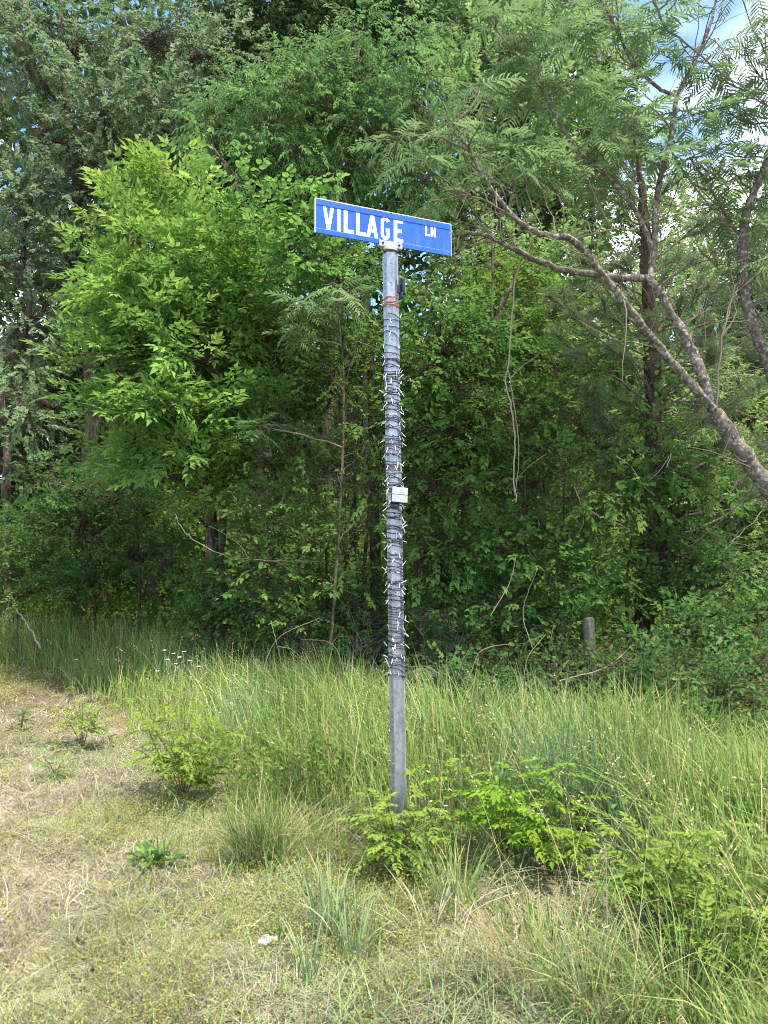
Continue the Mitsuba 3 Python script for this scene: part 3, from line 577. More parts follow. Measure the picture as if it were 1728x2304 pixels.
leafy('spicebush', 'low dark green shrub in front of the shadowed hollow left of the post', 'shrub', SP['vine'],
      [(-1.13, 9, 1.062, 0.379), (-0.637, 8.9, 1.068, 0.402), (-0.208, 8.8, 0.917, 0.291), (-0.829, 8.7, 0.614, 0.34), (-1.22, 8.9, 0.592, 0.321), (-0.382, 8.6, 0.473, 0.259), (-1.43, 8.9, 0.329, 0.241), (-0.049, 8.7, 0.563, 0.21), (-0.044, 7.8, 0.417, 0.169), (-0.413, 8.2, 0.356, 0.197), (-0.869, 8.6, 0.346, 0.233), (-0.196, 8.3, 0.709, 0.2), (-1.939, 9.3, 0.326, 0.224)],
      [rooted((-0.748, 9, 0.261), (-0.751, 9, 0.901))], 125, 27, stem_r=.015, tint=[(1.1, 1.1, 1.0)] * 13, twig='twig_grey')
leafy('honeysuckle_shrub', 'low tangled shrub with pointed leaves at the wood edge right of the post', 'shrub', SP['vine'],
      [(0.375, 8.3, 0.955, 0.25), (0.689, 8.2, 0.963, 0.321), (1.082, 8.2, 0.914, 0.346), (1.456, 8.1, 0.875, 0.341), (1.818, 8.3, 1.153, 0.3), (0.814, 8, 0.599, 0.241), (1.338, 8, 0.504, 0.241), (1.888, 8.1, 0.587, 0.219), (1.124, 8.5, 1.244, 0.307), (0.437, 8.1, 0.539, 0.195), (0.315, 7.5, 0.462, 0.172), (0.663, 7.4, 0.434, 0.187), (1.002, 7.3, 0.407, 0.198), (1.331, 7.2, 0.402, 0.195), (1.585, 7, 0.353, 0.177), (0.793, 7, 0.353, 0.126), (1.151, 6.9, 0.289, 0.125)],
      [rooted((0.903, 8.4, 0.202), (0.906, 8.4, 0.798)), rooted((1.503, 8.4, 0.202), (1.509, 8.4, 0.798))], 140, 28, stem_r=[.012, .012], twig='twig_grey')
leafy('redbud_sapling', 'sapling with large drooping leaves spread in front of the pine trunk', 'sapling', SP['broad'],
      [(2.533, 8.2, 2.541, 0.237), (2.846, 8.1, 2.579, 0.268), (3.175, 8.2, 2.442, 0.272), (2.38, 8.2, 2.292, 0.222), (2.693, 8.1, 2.284, 0.195), (3.509, 8.4, 2.564, 0.202), (2.13, 8.2, 2.143, 0.197), (3.655, 8.4, 2.309, 0.177), (2.942, 8.5, 2.99, 0.194), (2.955, 8.3, 2.05, 0.19), (2.964, 8.6, 3.693, 0.176)],
      [rooted((2.688, 8.5, 0.336), (2.68, 8.5, 1.346), (2.758, 8.3, 2.2), (2.829, 8.2, 2.491))], 135, 29, stem_r=.016, up=-.1, tint=[(1.1, 1.05, 1.0)] * 11)
leafy('creeper', 'creeper with broad leaves climbing the lower pine trunk', 'vine', SP['vine'],
      [(3.044, 8.5, 1.651, 0.256), (3.283, 8.4, 1.55, 0.329), (2.923, 8.4, 1.198, 0.228), (3.135, 8.3, 1.104, 0.3), (3.617, 8.6, 1.445, 0.285), (2.79, 8.6, 1.394, 0.233), (3.287, 8.2, 0.817, 0.247)],
      [rooted((3.042, 8.5, 0.336), (3.105, 8.5, 0.94), (3.119, 8.5, 1.6))], 135, 30, stem_r=.014)
leafy('hazel_shrub', 'mid-green broad-leaved shrub at knee to chest height between the post and the pine', 'shrub', SP['broad'],
      [(1.3, 8.3, 1.65, 0.3), (1.627, 8.2, 1.453, 0.296), (1.947, 8.1, 1.357, 0.268), (2.263, 8.2, 1.159, 0.207), (1.641, 8.5, 1.958, 0.256), (1.18, 8.5, 1.958, 0.256), (1.974, 8.4, 1.752, 0.228), (2.317, 8.2, 1.502, 0.222), (1.313, 8.1, 1.164, 0.244), (1.704, 7.9, 0.94, 0.214)],
      [rooted((1.703, 8.4, 0.202), (1.688, 8.4, 1.098), (1.621, 8.4, 1.853)), rooted((1.853, 8.4, 0.202), (1.991, 8.3, 1.104))], 120, 36, stem_r=[.018, .014])
leafy('sassafras_sapling', 'light green sapling spread above the dark evergreen shrub, left of the pine trunk', 'sapling', SP['broad'],
      [(1.414, 8.6, 3.27, 0.311), (1.832, 8.6, 3.323, 0.285), (1.187, 8.5, 2.834, 0.256), (1.651, 8.5, 2.834, 0.281), (2.222, 8.7, 3.183, 0.262), (2.467, 8.8, 3.579, 0.265), (2.171, 8.9, 3.656, 0.268), (1.905, 8.5, 2.524, 0.23), (2.481, 8.7, 2.864, 0.21)],
      [rooted((1.575, 8.8, 0.187), (1.616, 8.8, 1.6), (1.638, 8.7, 2.917), (1.985, 8.8, 3.579))], 120, 37, stem_r=.022, tint=[(1.15, 1.1, 1.0)] * 9)
leafy('beech_sapling', 'leafy sapling in half shade between the bushy tree and the post at mid-height', 'sapling', SP['broad'],
      [(-1.226, 8.8, 3.201, 0.291), (-1.436, 8.8, 2.717, 0.265), (-0.999, 8.7, 2.864, 0.262), (-1.205, 8.7, 2.229, 0.262), (-1.534, 8.8, 1.865, 0.265), (-0.877, 8.6, 1.703, 0.233), (-0.152, 8.5, 2.421, 0.194), (-0.152, 8.5, 3.042, 0.194), (-0.463, 8.6, 1.652, 0.259), (-1.304, 8.7, 1.496, 0.236), (-0.202, 8.5, 1.447, 0.205), (-0.838, 8.7, 2.335, 0.236), (-1.405, 8.7, 1.132, 0.236), (-1.029, 8.6, 1.24, 0.259), (-0.66, 8.5, 1.295, 0.23), (-0.3, 8.4, 1.148, 0.212), (-1.116, 8.5, 0.839, 0.205), (-0.701, 8.4, 0.898, 0.202)],
      [rooted((-0.963, 9, 0.314), (-0.998, 9, 1.6), (-1.13, 8.9, 2.947)), rooted((-0.365, 8.8, 0.343), (-0.315, 8.8, 1.6), (-0.182, 8.7, 2.917))], 115, 38, stem_r=[.022, .016])
leafy('bramble', 'sprawling bramble along the grass edge at lower right', 'bramble', SP['bramble'],
      [(2.189, 7.2, 0.402, 0.217), (2.345, 6.9, 0.492, 0.228), (2.476, 6.6, 0.424, 0.238), (2.664, 6.3, 0.514, 0.247), (2.868, 6.1, 0.477, 0.22), (2.759, 6.9, 0.655, 0.228), (3.04, 6.7, 0.722, 0.242), (3.22, 6.5, 0.71, 0.235), (2.476, 7.4, 0.718, 0.2), (3.032, 6, 0.39, 0.217), (2.429, 6.1, 0.298, 0.165), (2.652, 5.8, 0.294, 0.14), (2.237, 6.6, 0.269, 0.159), (3.392, 7, 0.932, 0.232), (3.143, 7.2, 0.87, 0.217), (3.255, 7, 0.517, 0.295), (2.873, 7.2, 0.359, 0.26), (2.391, 5.6, 0.208, 0.128), (2.643, 5.5, 0.265, 0.139), (2.701, 5.3, 0.221, 0.144)],
      [rooted((2.373, 7, 0.188), (2.387, 6.9, 0.574)), rooted((2.852, 6.4, 0.234), (2.908, 6.5, 0.633))], 120, 31, stem_r=[.008, .008], bark='twig_grey')
leafy('snowberry_shrub', 'low leafy shrub spilling out of the wood into the grass left of the bramble', 'shrub', SP['vine'],
      [(2.211, 7.2, 0.444, 0.182), (2.267, 7.3, 0.643, 0.198), (1.75, 7, 0.27, 0.143), (2.012, 6.9, 0.289, 0.187), (2.314, 6.6, 0.191, 0.159), (1.545, 7.2, 0.402, 0.173), (1.701, 7.4, 0.543, 0.151), (1.959, 6, 0.179, 0.13), (1.788, 6.4, 0.197, 0.139), (2.168, 5.8, 0.193, 0.126), (1.688, 6.6, 0.23, 0.143)],
      [rooted((2.012, 7.2, 0.063), (2.019, 7.2, 0.529))], 150, 34, stem_r=.01, twig='twig_grey')
leafy('viburnum_shrub', 'leafy shrub in half shade behind the bramble at the right edge', 'shrub', SP['broad'],
      [(2.857, 7.7, 0.91, 0.255), (3.36, 7.9, 1.034, 0.285), (3.742, 7.9, 1.175, 0.285), (3.694, 8.2, 1.404, 0.247), (3.297, 8.2, 1.256, 0.222), (3.826, 7.7, 0.956, 0.255)],
      [rooted((3.382, 8, 0.174), (3.425, 8, 0.979))], 110, 35, stem_r=.018)
leafy('sumac_shrub', 'bright sunlit shrub far back at the right edge beyond the pine', 'shrub', SP['sunny'],
      [(7.495, 17, 2.83, 0.768), (8.305, 17, 2.419, 0.819), (7.768, 17, 1.498, 0.819), (8.461, 17, 0.685, 0.768), (7.141, 17, 0.888, 0.614), (8.442, 17, 3.655, 0.716), (7.212, 17, 3.862, 0.614), (9.115, 17, 2.111, 0.921), (8.641, 18, 4.874, 0.867), (7.777, 18, 5.316, 0.759)],
      [rooted((8.08, 17.5, 0.658), (8.119, 17.5, 2.126), (8.221, 17.6, 4.263))], 85, 32, stem_r=.05, tint=[(1.15, 1.1, 1.0)] * 10)
leafy('sweetgum_tree', 'green tree far back at the right edge under the patch of sky', 'tree', SP['sunny'],
      [(7.738, 19, 10.256, 0.686), (8.567, 19, 10.616, 0.572), (9.502, 19, 10.496, 0.686), (10.184, 19, 9.776, 0.801), (8.295, 19, 9.06, 0.801), (9.008, 19, 9.537, 0.686), (9.696, 19, 9.06, 0.915), (7.695, 19, 8.347, 0.801), (8.734, 19, 7.991, 1.03), (9.655, 19, 7.636, 1.03), (8.011, 19, 6.929, 0.915), (9.159, 19, 6.459, 1.03), (10.382, 19, 8.584, 1.03)],
      [rooted((9.007, 19.5, 0.667), (9.124, 19.5, 5.147), (9.159, 19.5, 8.768))], 75, 33, stem_r=.1, tint=[(1.0, 1.0, 1.0)] * 13)

# ------------------------------------------------------------------ pine
def build_pine():
    rng = np.random.default_rng(61)
    key = thing('pine_tree', 'slender pine with reddish bark and long needle tufts right of the sign', 'tree')
    path = resample([np.array((2.95, 8.9, 0.171)) * [1, 1, 0] + [0, 0, -.05], (2.991, 8.9, 0.645), (3.054, 8.9, 1.707), (3.127, 8.9, 2.676), (3.149, 8.9, 3.547), (3.121, 8.9, 4.594), (3.085, 8.9, 5.542), (3.051, 8.9, 6.105), (2.983, 8.9, 6.559)], 60, .006, rng)
    v, f = tube(path, np.interp(np.linspace(0, 1, 60), [0, .15, .6, .85, 1], [.115, .093, .082, .042, .012]), 14, .09, 3)
    part(key, 'trunk', Soup().add(v, f).shape('bark_pine', smooth=True))
    tufts = [(2.984, 8.9, 6.616), (2.672, 8.7, 6.392), (2.48, 8.7, 6.198), (3.269, 9.1, 6.322), (2.66, 8.6, 5.872), (3.347, 8.8, 5.971), (2.349, 8.4, 4.74), (2.636, 8.5, 4.698), (2.06, 8.3, 4.288), (1.854, 8.3, 4.031), (2.159, 8.2, 3.419), (2.489, 8.4, 3.904), (3.402, 8.6, 4.546),
             (3.652, 8.5, 4.645), (3.961, 8.8, 5.498), (4.169, 8.8, 5.166), (4.396, 8.9, 4.76), (3.377, 8.5, 4.01), (3.763, 8.5, 3.879), (4.2, 8.7, 4.04), (4.243, 8.6, 3.534), (3.773, 8.5, 3.25), (2.814, 8.2, 2.218), (2.591, 8.3, 2.679), (2.298, 8.4, 3.102), (3.486, 8.5, 3.12), (1.852, 8.5, 4.512),
             (4.322, 8.8, 2.878), (2.654, 8.3, 4.859), (3.526, 9.4, 5.291), (3.985, 9.3, 4.497), (4.432, 9.4, 4.586), (4.151, 9, 3.017), (4.672, 9.2, 4.408), (2.274, 8.8, 5.055), (2.649, 9.2, 4.523), (3.433, 9.5, 4.618), (2.975, 9.4, 3.541), (3.733, 9.2, 2.712), (4.387, 9.3, 2.498), (4.514, 9, 2.36)]
    limbs, needles = Soup(), Soup()
    for i, t in enumerate(tufts):
        t = np.array(t); a = nearest_below([path[8:58]], t + [0, 0, -.25])
        mid = (a + t) / 2 + rng.normal(0, .07, 3) + [0, 0, -.05]
        br = resample([a, mid, t], 9, .012, rng); limbs.add(*tube(br, np.linspace(.017, .007, 9), 5))
        heads = [(t, unit(br[-1] - br[-3]))]
        for q in range(rng.integers(2, 4)):
            k = rng.integers(4, 8); d = unit(unit(br[k] - br[k - 1]) + rng.normal(0, .7, 3)); e = br[k] + d * rng.uniform(.18, .4)
            limbs.add(*tube(np.array([br[k], (br[k] + e) / 2 + rng.normal(0, .015, 3), e]), [.007, .006, .005], 4)); heads.append((e, d))
        for h, d in heads:
            n = 150; s = rng.uniform(0, 1, n) ** 1.3
            p = h[None] - d * (s * .20)[:, None]
            dirs = unit(d * .75 + rng.normal(0, .55, (n, 3))); L = rng.uniform(.14, .24, n)
            droop = np.array([0, 0, -.30 if i != 22 else -.95])
            m = p + dirs * (L * .55)[:, None]; e = m + unit(dirs + droop + rng.normal(0, .06, (n, 3))) * (L * .5)[:, None]
            side = unit(np.cross(dirs, rng.normal(0, 1, (n, 3)))) * .0022
            vv = np.stack([p - side, p + side, m - side * .8, m + side * .8, e], 1).reshape(-1, 3)
            ff = (np.array([[0, 1, 3], [0, 3, 2], [2, 3, 4]])[None] + (np.arange(n) * 5)[:, None, None]).reshape(-1, 3)
            u = np.clip(rng.normal(.5, .3, (n, 1)), 0, 1); c = np.array([.10, .155, .075]) * (1 - u) + np.array([.21, .27, .15]) * u
            needles.add(vv, ff, np.repeat(c, 5, 0))
    for q in range(22):  # bare dead side branches low on the trunk
        k = rng.integers(6, 34); sgn = 1 if rng.random() < .75 else -1
        d = unit(np.array([sgn * rng.uniform(.5, 1), rng.uniform(-.7, .3), rng.uniform(-.15, .45)])); L = rng.uniform(.5, 1.7)
        pts = resample([path[k], path[k] + d * L * .5 + rng.normal(0, .06, 3), path[k] + d * L + rng.normal(0, .12, 3) - [0, 0, .08 * L]], 9, .012, rng)
        limbs.add(*tube(pts, np.linspace(.014, .003, 9), 5))
        for w in range(rng.integers(3, 7)):
            j = rng.integers(3, 9); e = pts[j] + unit(d + rng.normal(0, .6, 3)) * rng.uniform(.15, .5)
            limbs.add(*tube(resample([pts[j], (pts[j] + e) / 2 + rng.normal(0, .03, 3), e], 5), np.linspace(.005, .0015, 5), 3))
    part(key, 'branches', limbs.shape('twig_grey', smooth=True), kind='stuff')
    part(key, 'needles', needles.shape('leaf'), kind='stuff')
build_pine()

# ------------------------------------------------------------------ silk trees with fern-like leaves
def silk_leaf(rng, length=.30, pairs=10):
    """One twice-pinnate leaf along +x: pinnae as narrow hanging combs."""
    V, F = [], []
    for k in np.linspace(.2, 1, pairs):
        for s in (1, -1):
            b = np.array([k * length, 0, -.32 * k * k * length]); a = math.radians(68 - 28 * k) + rng.normal(0, .06)
            L = length * .40 * math.sin(math.pi * (.22 + .62 * k)) * rng.uniform(.85, 1.1)
            d = unit(np.array([math.cos(a), s * math.sin(a), rng.normal(-.12, .12)])); w = unit(np.cross([0, 0, 1], d)) + np.array([0, 0, rng.normal(0, .35)])
            m = b + d * L * .5 + [0, 0, -.02 * L]; e = b + d * L + [0, 0, -.26 * L]
            h = .0078; n = len(V)
            V += [b - w * h * .5, b + w * h * .5, m - w * h, m + w * h, e]
            F += [[n, n + 1, n + 3], [n, n + 3, n + 2], [n + 2, n + 3, n + 4]]
    r = .0016; n = len(V)
    V += [[0, -r, 0], [0, r, 0], [length * .5, -r, -.08 * length], [length * .5, r, -.08 * length], [length, 0, -.32 * length]]
    F += [[n, n + 1, n + 3], [n, n + 3, n + 2], [n + 2, n + 3, n + 4]]
    return np.array(V), np.array(F)

def silk_tree(label, limbs, radii, clumps, per, seed, extra=(), leaf_scale=1.15, c0=(.125, .22, .09), c1=(.25, .37, .16), bark='bark_grey'):
    rng = np.random.default_rng(seed); key = thing('silk_tree', label, 'tree')
    paths = []
    for i, (pts, r) in enumerate(zip(limbs, radii)):
        n = max(14, 5 * len(pts)); path = resample(pts, n, r[0] * .10, rng); paths.append(path)
        part(key, 'trunk' if i == 0 else 'limb', Soup().add(*tube(path, np.linspace(r[0], r[1], n), 10, .05, seed + i)).shape(bark, smooth=True))
    twig = Soup()
    for pts in extra:
        path = resample(pts, 12, .008, rng); paths.append(path); twig.add(*tube(path, np.linspace(.012, .004, 12), 5))
    for path in paths:
        for _ in range(int(len(path) * .45)):
            k = rng.integers(2, len(path) - 1); ax = unit(path[k] - path[k - 1]); d = unit(ax * .5 + rng.normal(0, .6, 3) + [0, 0, .25]); L = rng.uniform(.2, .9)
            e = resample([path[k], path[k] + d * L * .5 + rng.normal(0, .05, 3), path[k] + d * L + rng.normal(0, .12, 3)], 8, .008, rng); twig.add(*tube(e, np.linspace(.0065, .002, 8), 4))
            for _ in range(2):
                q = rng.integers(2, 7); f = e[q] + unit(d + rng.normal(0, .7, 3)) * rng.uniform(.1, .35); twig.add(*tube(np.array([e[q], (e[q] + f) / 2 + rng.normal(0, .02, 3), f]), [.0035, .0028, .0015], 3))
    temps = [silk_leaf(rng) for _ in range(5)]
    leaves = Soup()
    for c in clumps:
        c = np.array(c); n = max(2, int(per * c[3] ** 2))
        hub = nearest_below(paths, c[:3]); mid = (hub + c[:3]) / 2 + rng.normal(0, .08, 3)
        br = resample([hub, mid, c[:3]], 8, .012, rng); twig.add(*tube(br, np.linspace(.010, .005, 8), 5))
        for _ in range(n):   # rosettes of leaves at twig ends
            o = c[:3] + unit(rng.normal(0, 1, 3)) * c[3] * rng.uniform(.15, 1) * [1, 1, .75]
            a = br[rng.integers(3, 8)]; twig.add(*tube(np.array([a, (a + o) / 2 + rng.normal(0, .04, 3), o]), [.005, .004, .003], 4))
            k = rng.integers(3, 6); az0 = rng.uniform(0, 6.28)
            for q in range(k):
                az = az0 + q * 6.28 / k + rng.normal(0, .3); el = rng.normal(-.08, .32)
                x = np.array([math.cos(az) * math.cos(el), math.sin(az) * math.cos(el), math.sin(el)]); y = unit(np.cross([0, 0, 1], x)); z = np.cross(x, y)
                V, F = temps[rng.integers(0, 5)]; s = leaf_scale * rng.uniform(.75, 1.2)
                u = np.clip(rng.normal(.5, .3), 0, 1); col = np.array(c0) * (1 - u) + np.array(c1) * u
                leaves.add((V * s) @ np.stack([x, y, z]) + o, F, col)
    part(key, 'twigs', twig.shape('twig_grey', smooth=True), kind='stuff')
    part(key, 'crown', leaves.shape('leaf'), kind='stuff')
    TRIS[key] = leaves.tris() + twig.tris()

silk_tree('leaning silk tree with lichen-spotted limbs and fern-like leaves, its trunk entering from the right edge',
    [[(3.75, 7.0, -.05), (3.739, 6.9, 1.724), (3.407, 6.8, 2.195), (3.174, 6.8, 2.554), (2.955, 6.8, 2.87)],
     [(2.984, 6.8, 2.837), (2.734, 6.7, 3.074), (2.419, 6.6, 3.382), (2.126, 6.5, 3.697), (1.848, 6.4, 3.993), (1.587, 6.3, 4.232), (1.338, 6.2, 4.237), (1.144, 6.2, 4.327), (0.977, 6.2, 4.503), (0.841, 6.2, 4.699), (0.709, 6.2, 4.956), (0.575, 6.2, 5.193)],
     [(2.957, 6.85, 2.909), (2.87, 6.9, 3.279), (2.823, 7, 3.542), (2.692, 7.1, 3.891), (2.57, 7.1, 4.099), (2.459, 7.1, 4.197), (2.193, 7, 4.173), (1.904, 6.9, 4.167), (1.505, 6.8, 4.206), (1.131, 6.7, 4.327), (0.951, 6.7, 4.433), (0.823, 6.7, 4.462), (0.6, 6.7, 4.45)],
     [(2.502, 7.1, 4.157), (2.536, 7.15, 4.363), (2.579, 7.2, 4.517), (2.657, 7.3, 5.087), (2.74, 7.3, 5.435), (2.804, 7.3, 5.667), (2.841, 7.3, 5.901), (2.872, 7.3, 6.112)],
     [(2.872, 7.3, 6.102), (2.728, 7.3, 6.154), (2.536, 7.2, 6.221), (2.378, 7.2, 6.421), (2.222, 7.1, 6.653), (2.059, 7, 6.855), (1.98, 7, 7.13)],
     [(2.863, 7.3, 6.079), (2.948, 7.3, 6.253), (3.138, 7.4, 6.603), (3.266, 7.4, 6.915), (3.372, 7.5, 7.231), (3.42, 7.5, 7.476)],
     [(2.578, 7.2, 4.495), (2.46, 7.2, 4.812), (2.303, 7.1, 4.969), (2.14, 7.1, 5.172), (1.845, 7, 5.344), (1.607, 7, 5.724), (1.5, 7, 5.949), (1.355, 7, 6.174), (1.165, 6.9, 6.332), (0.995, 6.9, 6.556)]],
    [(.085, .070), (.042, .009), (.050, .015), (.033, .022), (.019, .009), (.021, .010), (.024, .007)],
    [(0.995, 6.9, 6.511, 0.228), (1.381, 6.9, 6.354, 0.291), (1.841, 7, 6.582, 0.316), (2.192, 7, 6.673, 0.295), (2.567, 7.2, 6.631, 0.238), (1.29, 6.9, 5.887, 0.291), (1.745, 7, 5.994, 0.316), (2.213, 7.1, 6.148, 0.321), (2.473, 7.1, 5.828, 0.235), (1.498, 6.9, 5.356, 0.312), (0.949, 6.5, 5.222, 0.274), (1.998, 7, 5.455, 0.274), (0.559, 6.2, 5.054, 0.187), (0.271, 6.2, 4.877, 0.168),
     (0.5, 6.2, 4.621, 0.187), (1.264, 6.8, 5.085, 0.225), (1.969, 7.4, 5.299, 0.223), (3.032, 7.3, 5.528, 0.176), (2.751, 7.2, 6.865, 0.195), (2.366, 7.2, 5.474, 0.238), (1.514, 6.9, 6.69, 0.249), (0.73, 6.5, 5.68, 0.176), (3.082, 7.4, 5.96, 0.169), (3.275, 7.4, 5.393, 0.156), (2.633, 7.2, 5.474, 0.195), (2.22, 7, 5.724, 0.211), (1.137, 7, 6.174, 0.232), (2.743, 7.2, 6.444, 0.173), (0.117, 6.2, 5.054, 0.149)],
    42, 71, extra=[[(0.6, 6.7, 4.45), (0.368, 6.6, 4.449), (0.205, 6.6, 4.44)], [(1.587, 6.3, 4.232), (1.825, 6.3, 4.311), (2.204, 6.5, 4.438)], [(0.709, 6.2, 4.956), (0.502, 6.2, 5.054), (0.271, 6.2, 5.074), (0.079, 6.2, 5.114)],
                   [(2.542, 7, 6.855), (2.672, 7, 6.582), (2.93, 7, 6.355), (3.319, 7.1, 6.148), (3.713, 7.2, 5.957)], [(2.802, 7.3, 5.551), (2.98, 7.3, 5.249), (3.199, 7.3, 4.972), (3.456, 7.3, 4.627)], [(1.144, 6.2, 4.327), (0.868, 6.1, 4.456), (0.642, 6.1, 4.514), (0.298, 6, 4.39)],
                   [(2.955, 6.8, 2.87), (3.033, 6.8, 3.507), (3.173, 6.9, 3.964), (3.262, 6.9, 4.136)], [(3.18, 7.6, 4.689), (3.363, 7.5, 4.404), (3.587, 7.5, 4.17), (3.939, 7.5, 3.657)]])
silk_tree('second silk tree with a spotted trunk standing upright at the right edge',
    [[(4.1, 7.4, -.05), (4.044, 7.4, 2.135), (3.87, 7.4, 3.037), (3.726, 7.4, 3.538), (3.575, 7.4, 3.951), (3.526, 7.4, 4.32), (3.533, 7.4, 4.784), (3.62, 7.4, 5.111), (3.756, 7.4, 5.417), (3.955, 7.4, 5.96)],
     [(3.536, 7.4, 4.691), (3.378, 7.4, 4.924), (3.16, 7.3, 5.203), (2.985, 7.3, 5.481)]],
    [(.075, .028), (.018, .007)],
    [(3.562, 7.4, 6.747, 0.267), (3.805, 7.4, 6.34, 0.29), (3.497, 7.4, 6.031, 0.267), (3.739, 7.4, 5.629, 0.267), (3.352, 7.4, 5.723, 0.178), (3.84, 7.4, 5.158, 0.245), (3.591, 7.3, 4.466, 0.154), (3.405, 7.5, 6.115, 0.181), (3.524, 7.4, 5.299, 0.2), (3.283, 7.5, 4.922, 0.158), (3.604, 7.4, 4.878, 0.178), (3.889, 7.4, 6.867, 0.267), (3.274, 7.5, 6.453, 0.135), (3.904, 7.4, 4.228, 0.223), (3.621, 7.5, 7.231, 0.226)], 55, 72)
silk_tree('small silk tree seedling with a few ferny fronds left of the upper post', [[(-.62, 8.3, -.05), (-0.473, 8.3, 2.1), (-0.437, 8.2, 3.495), (-0.504, 8.1, 4.375)]], [(.018, .006)],
    [(-0.643, 8.1, 4.527, 0.195), (-0.841, 8.1, 4.325, 0.195), (-0.469, 8.1, 4.325, 0.171), (-0.95, 8.2, 4.001, 0.148), (-1.374, 8.4, 3.025, 0.142)], 60, 73, bark='bark_brown')

# ------------------------------------------------------------------ dead wood, old post, vines
def wood(name, label, cat, lines, bsdf, seed, sides=6):
    """lines: (points, thick radius, thin radius); the first is the main stick, the others its twigs."""
    rng = np.random.default_rng(seed); key = thing(name, label, cat)
    for i, (pts, r0, r1) in enumerate(lines):
        n = max(10, 6 * len(pts)); path = resample(pts, n, r0 * .5, rng)
        part(key, 'stem' if i == 0 else 'side_twig', Soup().add(*tube(path, np.linspace(r0, r1, n), sides, .06, seed + i)).shape(bsdf, smooth=True))
    return key
wood('dead_branch', 'pale bare dead branch sticking out of the bushy tree at waist height', 'branch',
     [([(-0.669, 8.6, 1.533), (-1.083, 8.6, 1.538), (-1.496, 8.6, 1.559), (-1.859, 8.6, 1.626), (-2.198, 8.5, 1.856), (-2.33, 8.5, 2.086)], .009, .003), ([(-1.496, 8.6, 1.559), (-1.653, 8.6, 1.755), (-1.966, 8.6, 1.936)], .006, .002),
      ([(-1.083, 8.6, 1.538), (-1.187, 8.6, 1.703), (-1.343, 8.6, 1.781), (-1.706, 8.6, 1.859)], .004, .0015), ([(-0.979, 8.6, 1.533), (-0.825, 8.6, 1.652), (-0.721, 8.6, 1.626)], .003, .0015), ([(-1.186, 8.6, 1.538), (-0.978, 8.6, 1.42), (-0.72, 8.6, 1.394)], .003, .0015)], 'twig_pale', 81)
wood('hanging_vine', 'dry pale vine hanging straight down between the post and the pine', 'vine',
     [([(1.322, 7.6, 4.394), (1.28, 7.6, 3.92), (1.244, 7.6, 3.497), (1.214, 7.6, 3.309), (1.272, 7.6, 3.076), (1.302, 7.6, 2.75), (1.288, 7.6, 2.334), (1.319, 7.6, 2.127)], .008, .006),
      ([(1.243, 7.6, 3.45), (1.291, 7.62, 3.173), (1.334, 7.62, 2.846), (1.34, 7.62, 2.521), (1.296, 7.6, 2.196)], .005, .003), ([(1.252, 7.6, 3.356), (1.392, 7.6, 3.497), (1.556, 7.6, 3.614)], .004, .002), ([(1.296, 7.6, 2.159), (1.268, 7.6, 2.131)], .004, .002)], 'twig_pale', 82)
wood('fallen_branch', 'broken brown branch propped in the grass just right of the post', 'branch',
     [([(0.152, 7.2, 0.283), (0.281, 7.2, 0.359), (0.412, 7.25, 0.436), (0.472, 7.3, 0.48)], .020, .028), ([(0.281, 7.2, 0.359), (0.319, 7.1, 0.494), (0.214, 7.1, 0.523)], .006, .002), ([(0.367, 7.2, 0.41), (0.424, 7.1, 0.293)], .005, .002)], 'bark_grey', 83, 8)
wood('dead_branch', 'thin curved dead twig pointing at the pine trunk', 'branch', [([(2.149, 8, 2.058), (2.331, 8.05, 1.978), (2.578, 8.1, 1.883)], .012, .006)], 'twig_pale', 84)
wood('dead_branch', 'tangle of grey dead stems in the hollow right of the post', 'branch',
     [([(1.906, 7.9, 0.192), (1.864, 7.9, 0.565), (1.806, 7.9, 0.799), (1.837, 7.9, 0.987)], .018, .012), ([(2.002, 8, 0.174), (1.982, 8, 0.457), (1.965, 8, 0.931)], .016, .012), ([(2.023, 7.8, 0.302), (1.864, 7.8, 0.578), (1.66, 7.7, 0.865)], .006, .003),
      ([(1.698, 7.7, 0.228), (1.633, 7.7, 0.546), (1.683, 7.7, 0.91)], .008, .004), ([(1.405, 7.6, 0.29), (1.587, 7.6, 0.38), (1.975, 7.7, 0.432), (2.299, 7.7, 0.591)], .006, .003)], 'twig_grey', 85)
wood('dead_branch', 'long thin dead stem slanting up from the grass at the left edge', 'branch', [([(-4.56, 10.3, 0.372), (-4.74, 10.3, 0.678), (-4.893, 10.3, 0.874)], .014, .008)], 'twig_pale', 86)
wood('dead_branch', 'fine bare bramble canes arching over the grass left of the post', 'branch',
     [([(-0.362, 7.2, 0.317), (-0.384, 7.2, 0.571), (-0.492, 7.2, 0.784), (-0.783, 7.3, 0.816)], .005, .002), ([(-0.164, 7, 0.27), (-0.248, 7, 0.559), (-0.4, 7.1, 0.628)], .005, .002), ([(-0.563, 7.3, 0.385), (-0.826, 7.3, 0.687), (-1.014, 7.4, 0.74)], .004, .002), ([(-0.101, 6.9, 0.37), (0.002, 6.8, 0.54), (0.051, 6.8, 0.588)], .004, .002),
      ([(-0.948, 7.6, 0.335), (-1.041, 7.6, 0.694), (-1.126, 7.7, 0.956)], .004, .002), ([(-1.252, 7.8, 0.348), (-1.069, 7.8, 0.763), (-0.651, 7.8, 0.971)], .004, .002)], 'twig_pale', 87, 5)
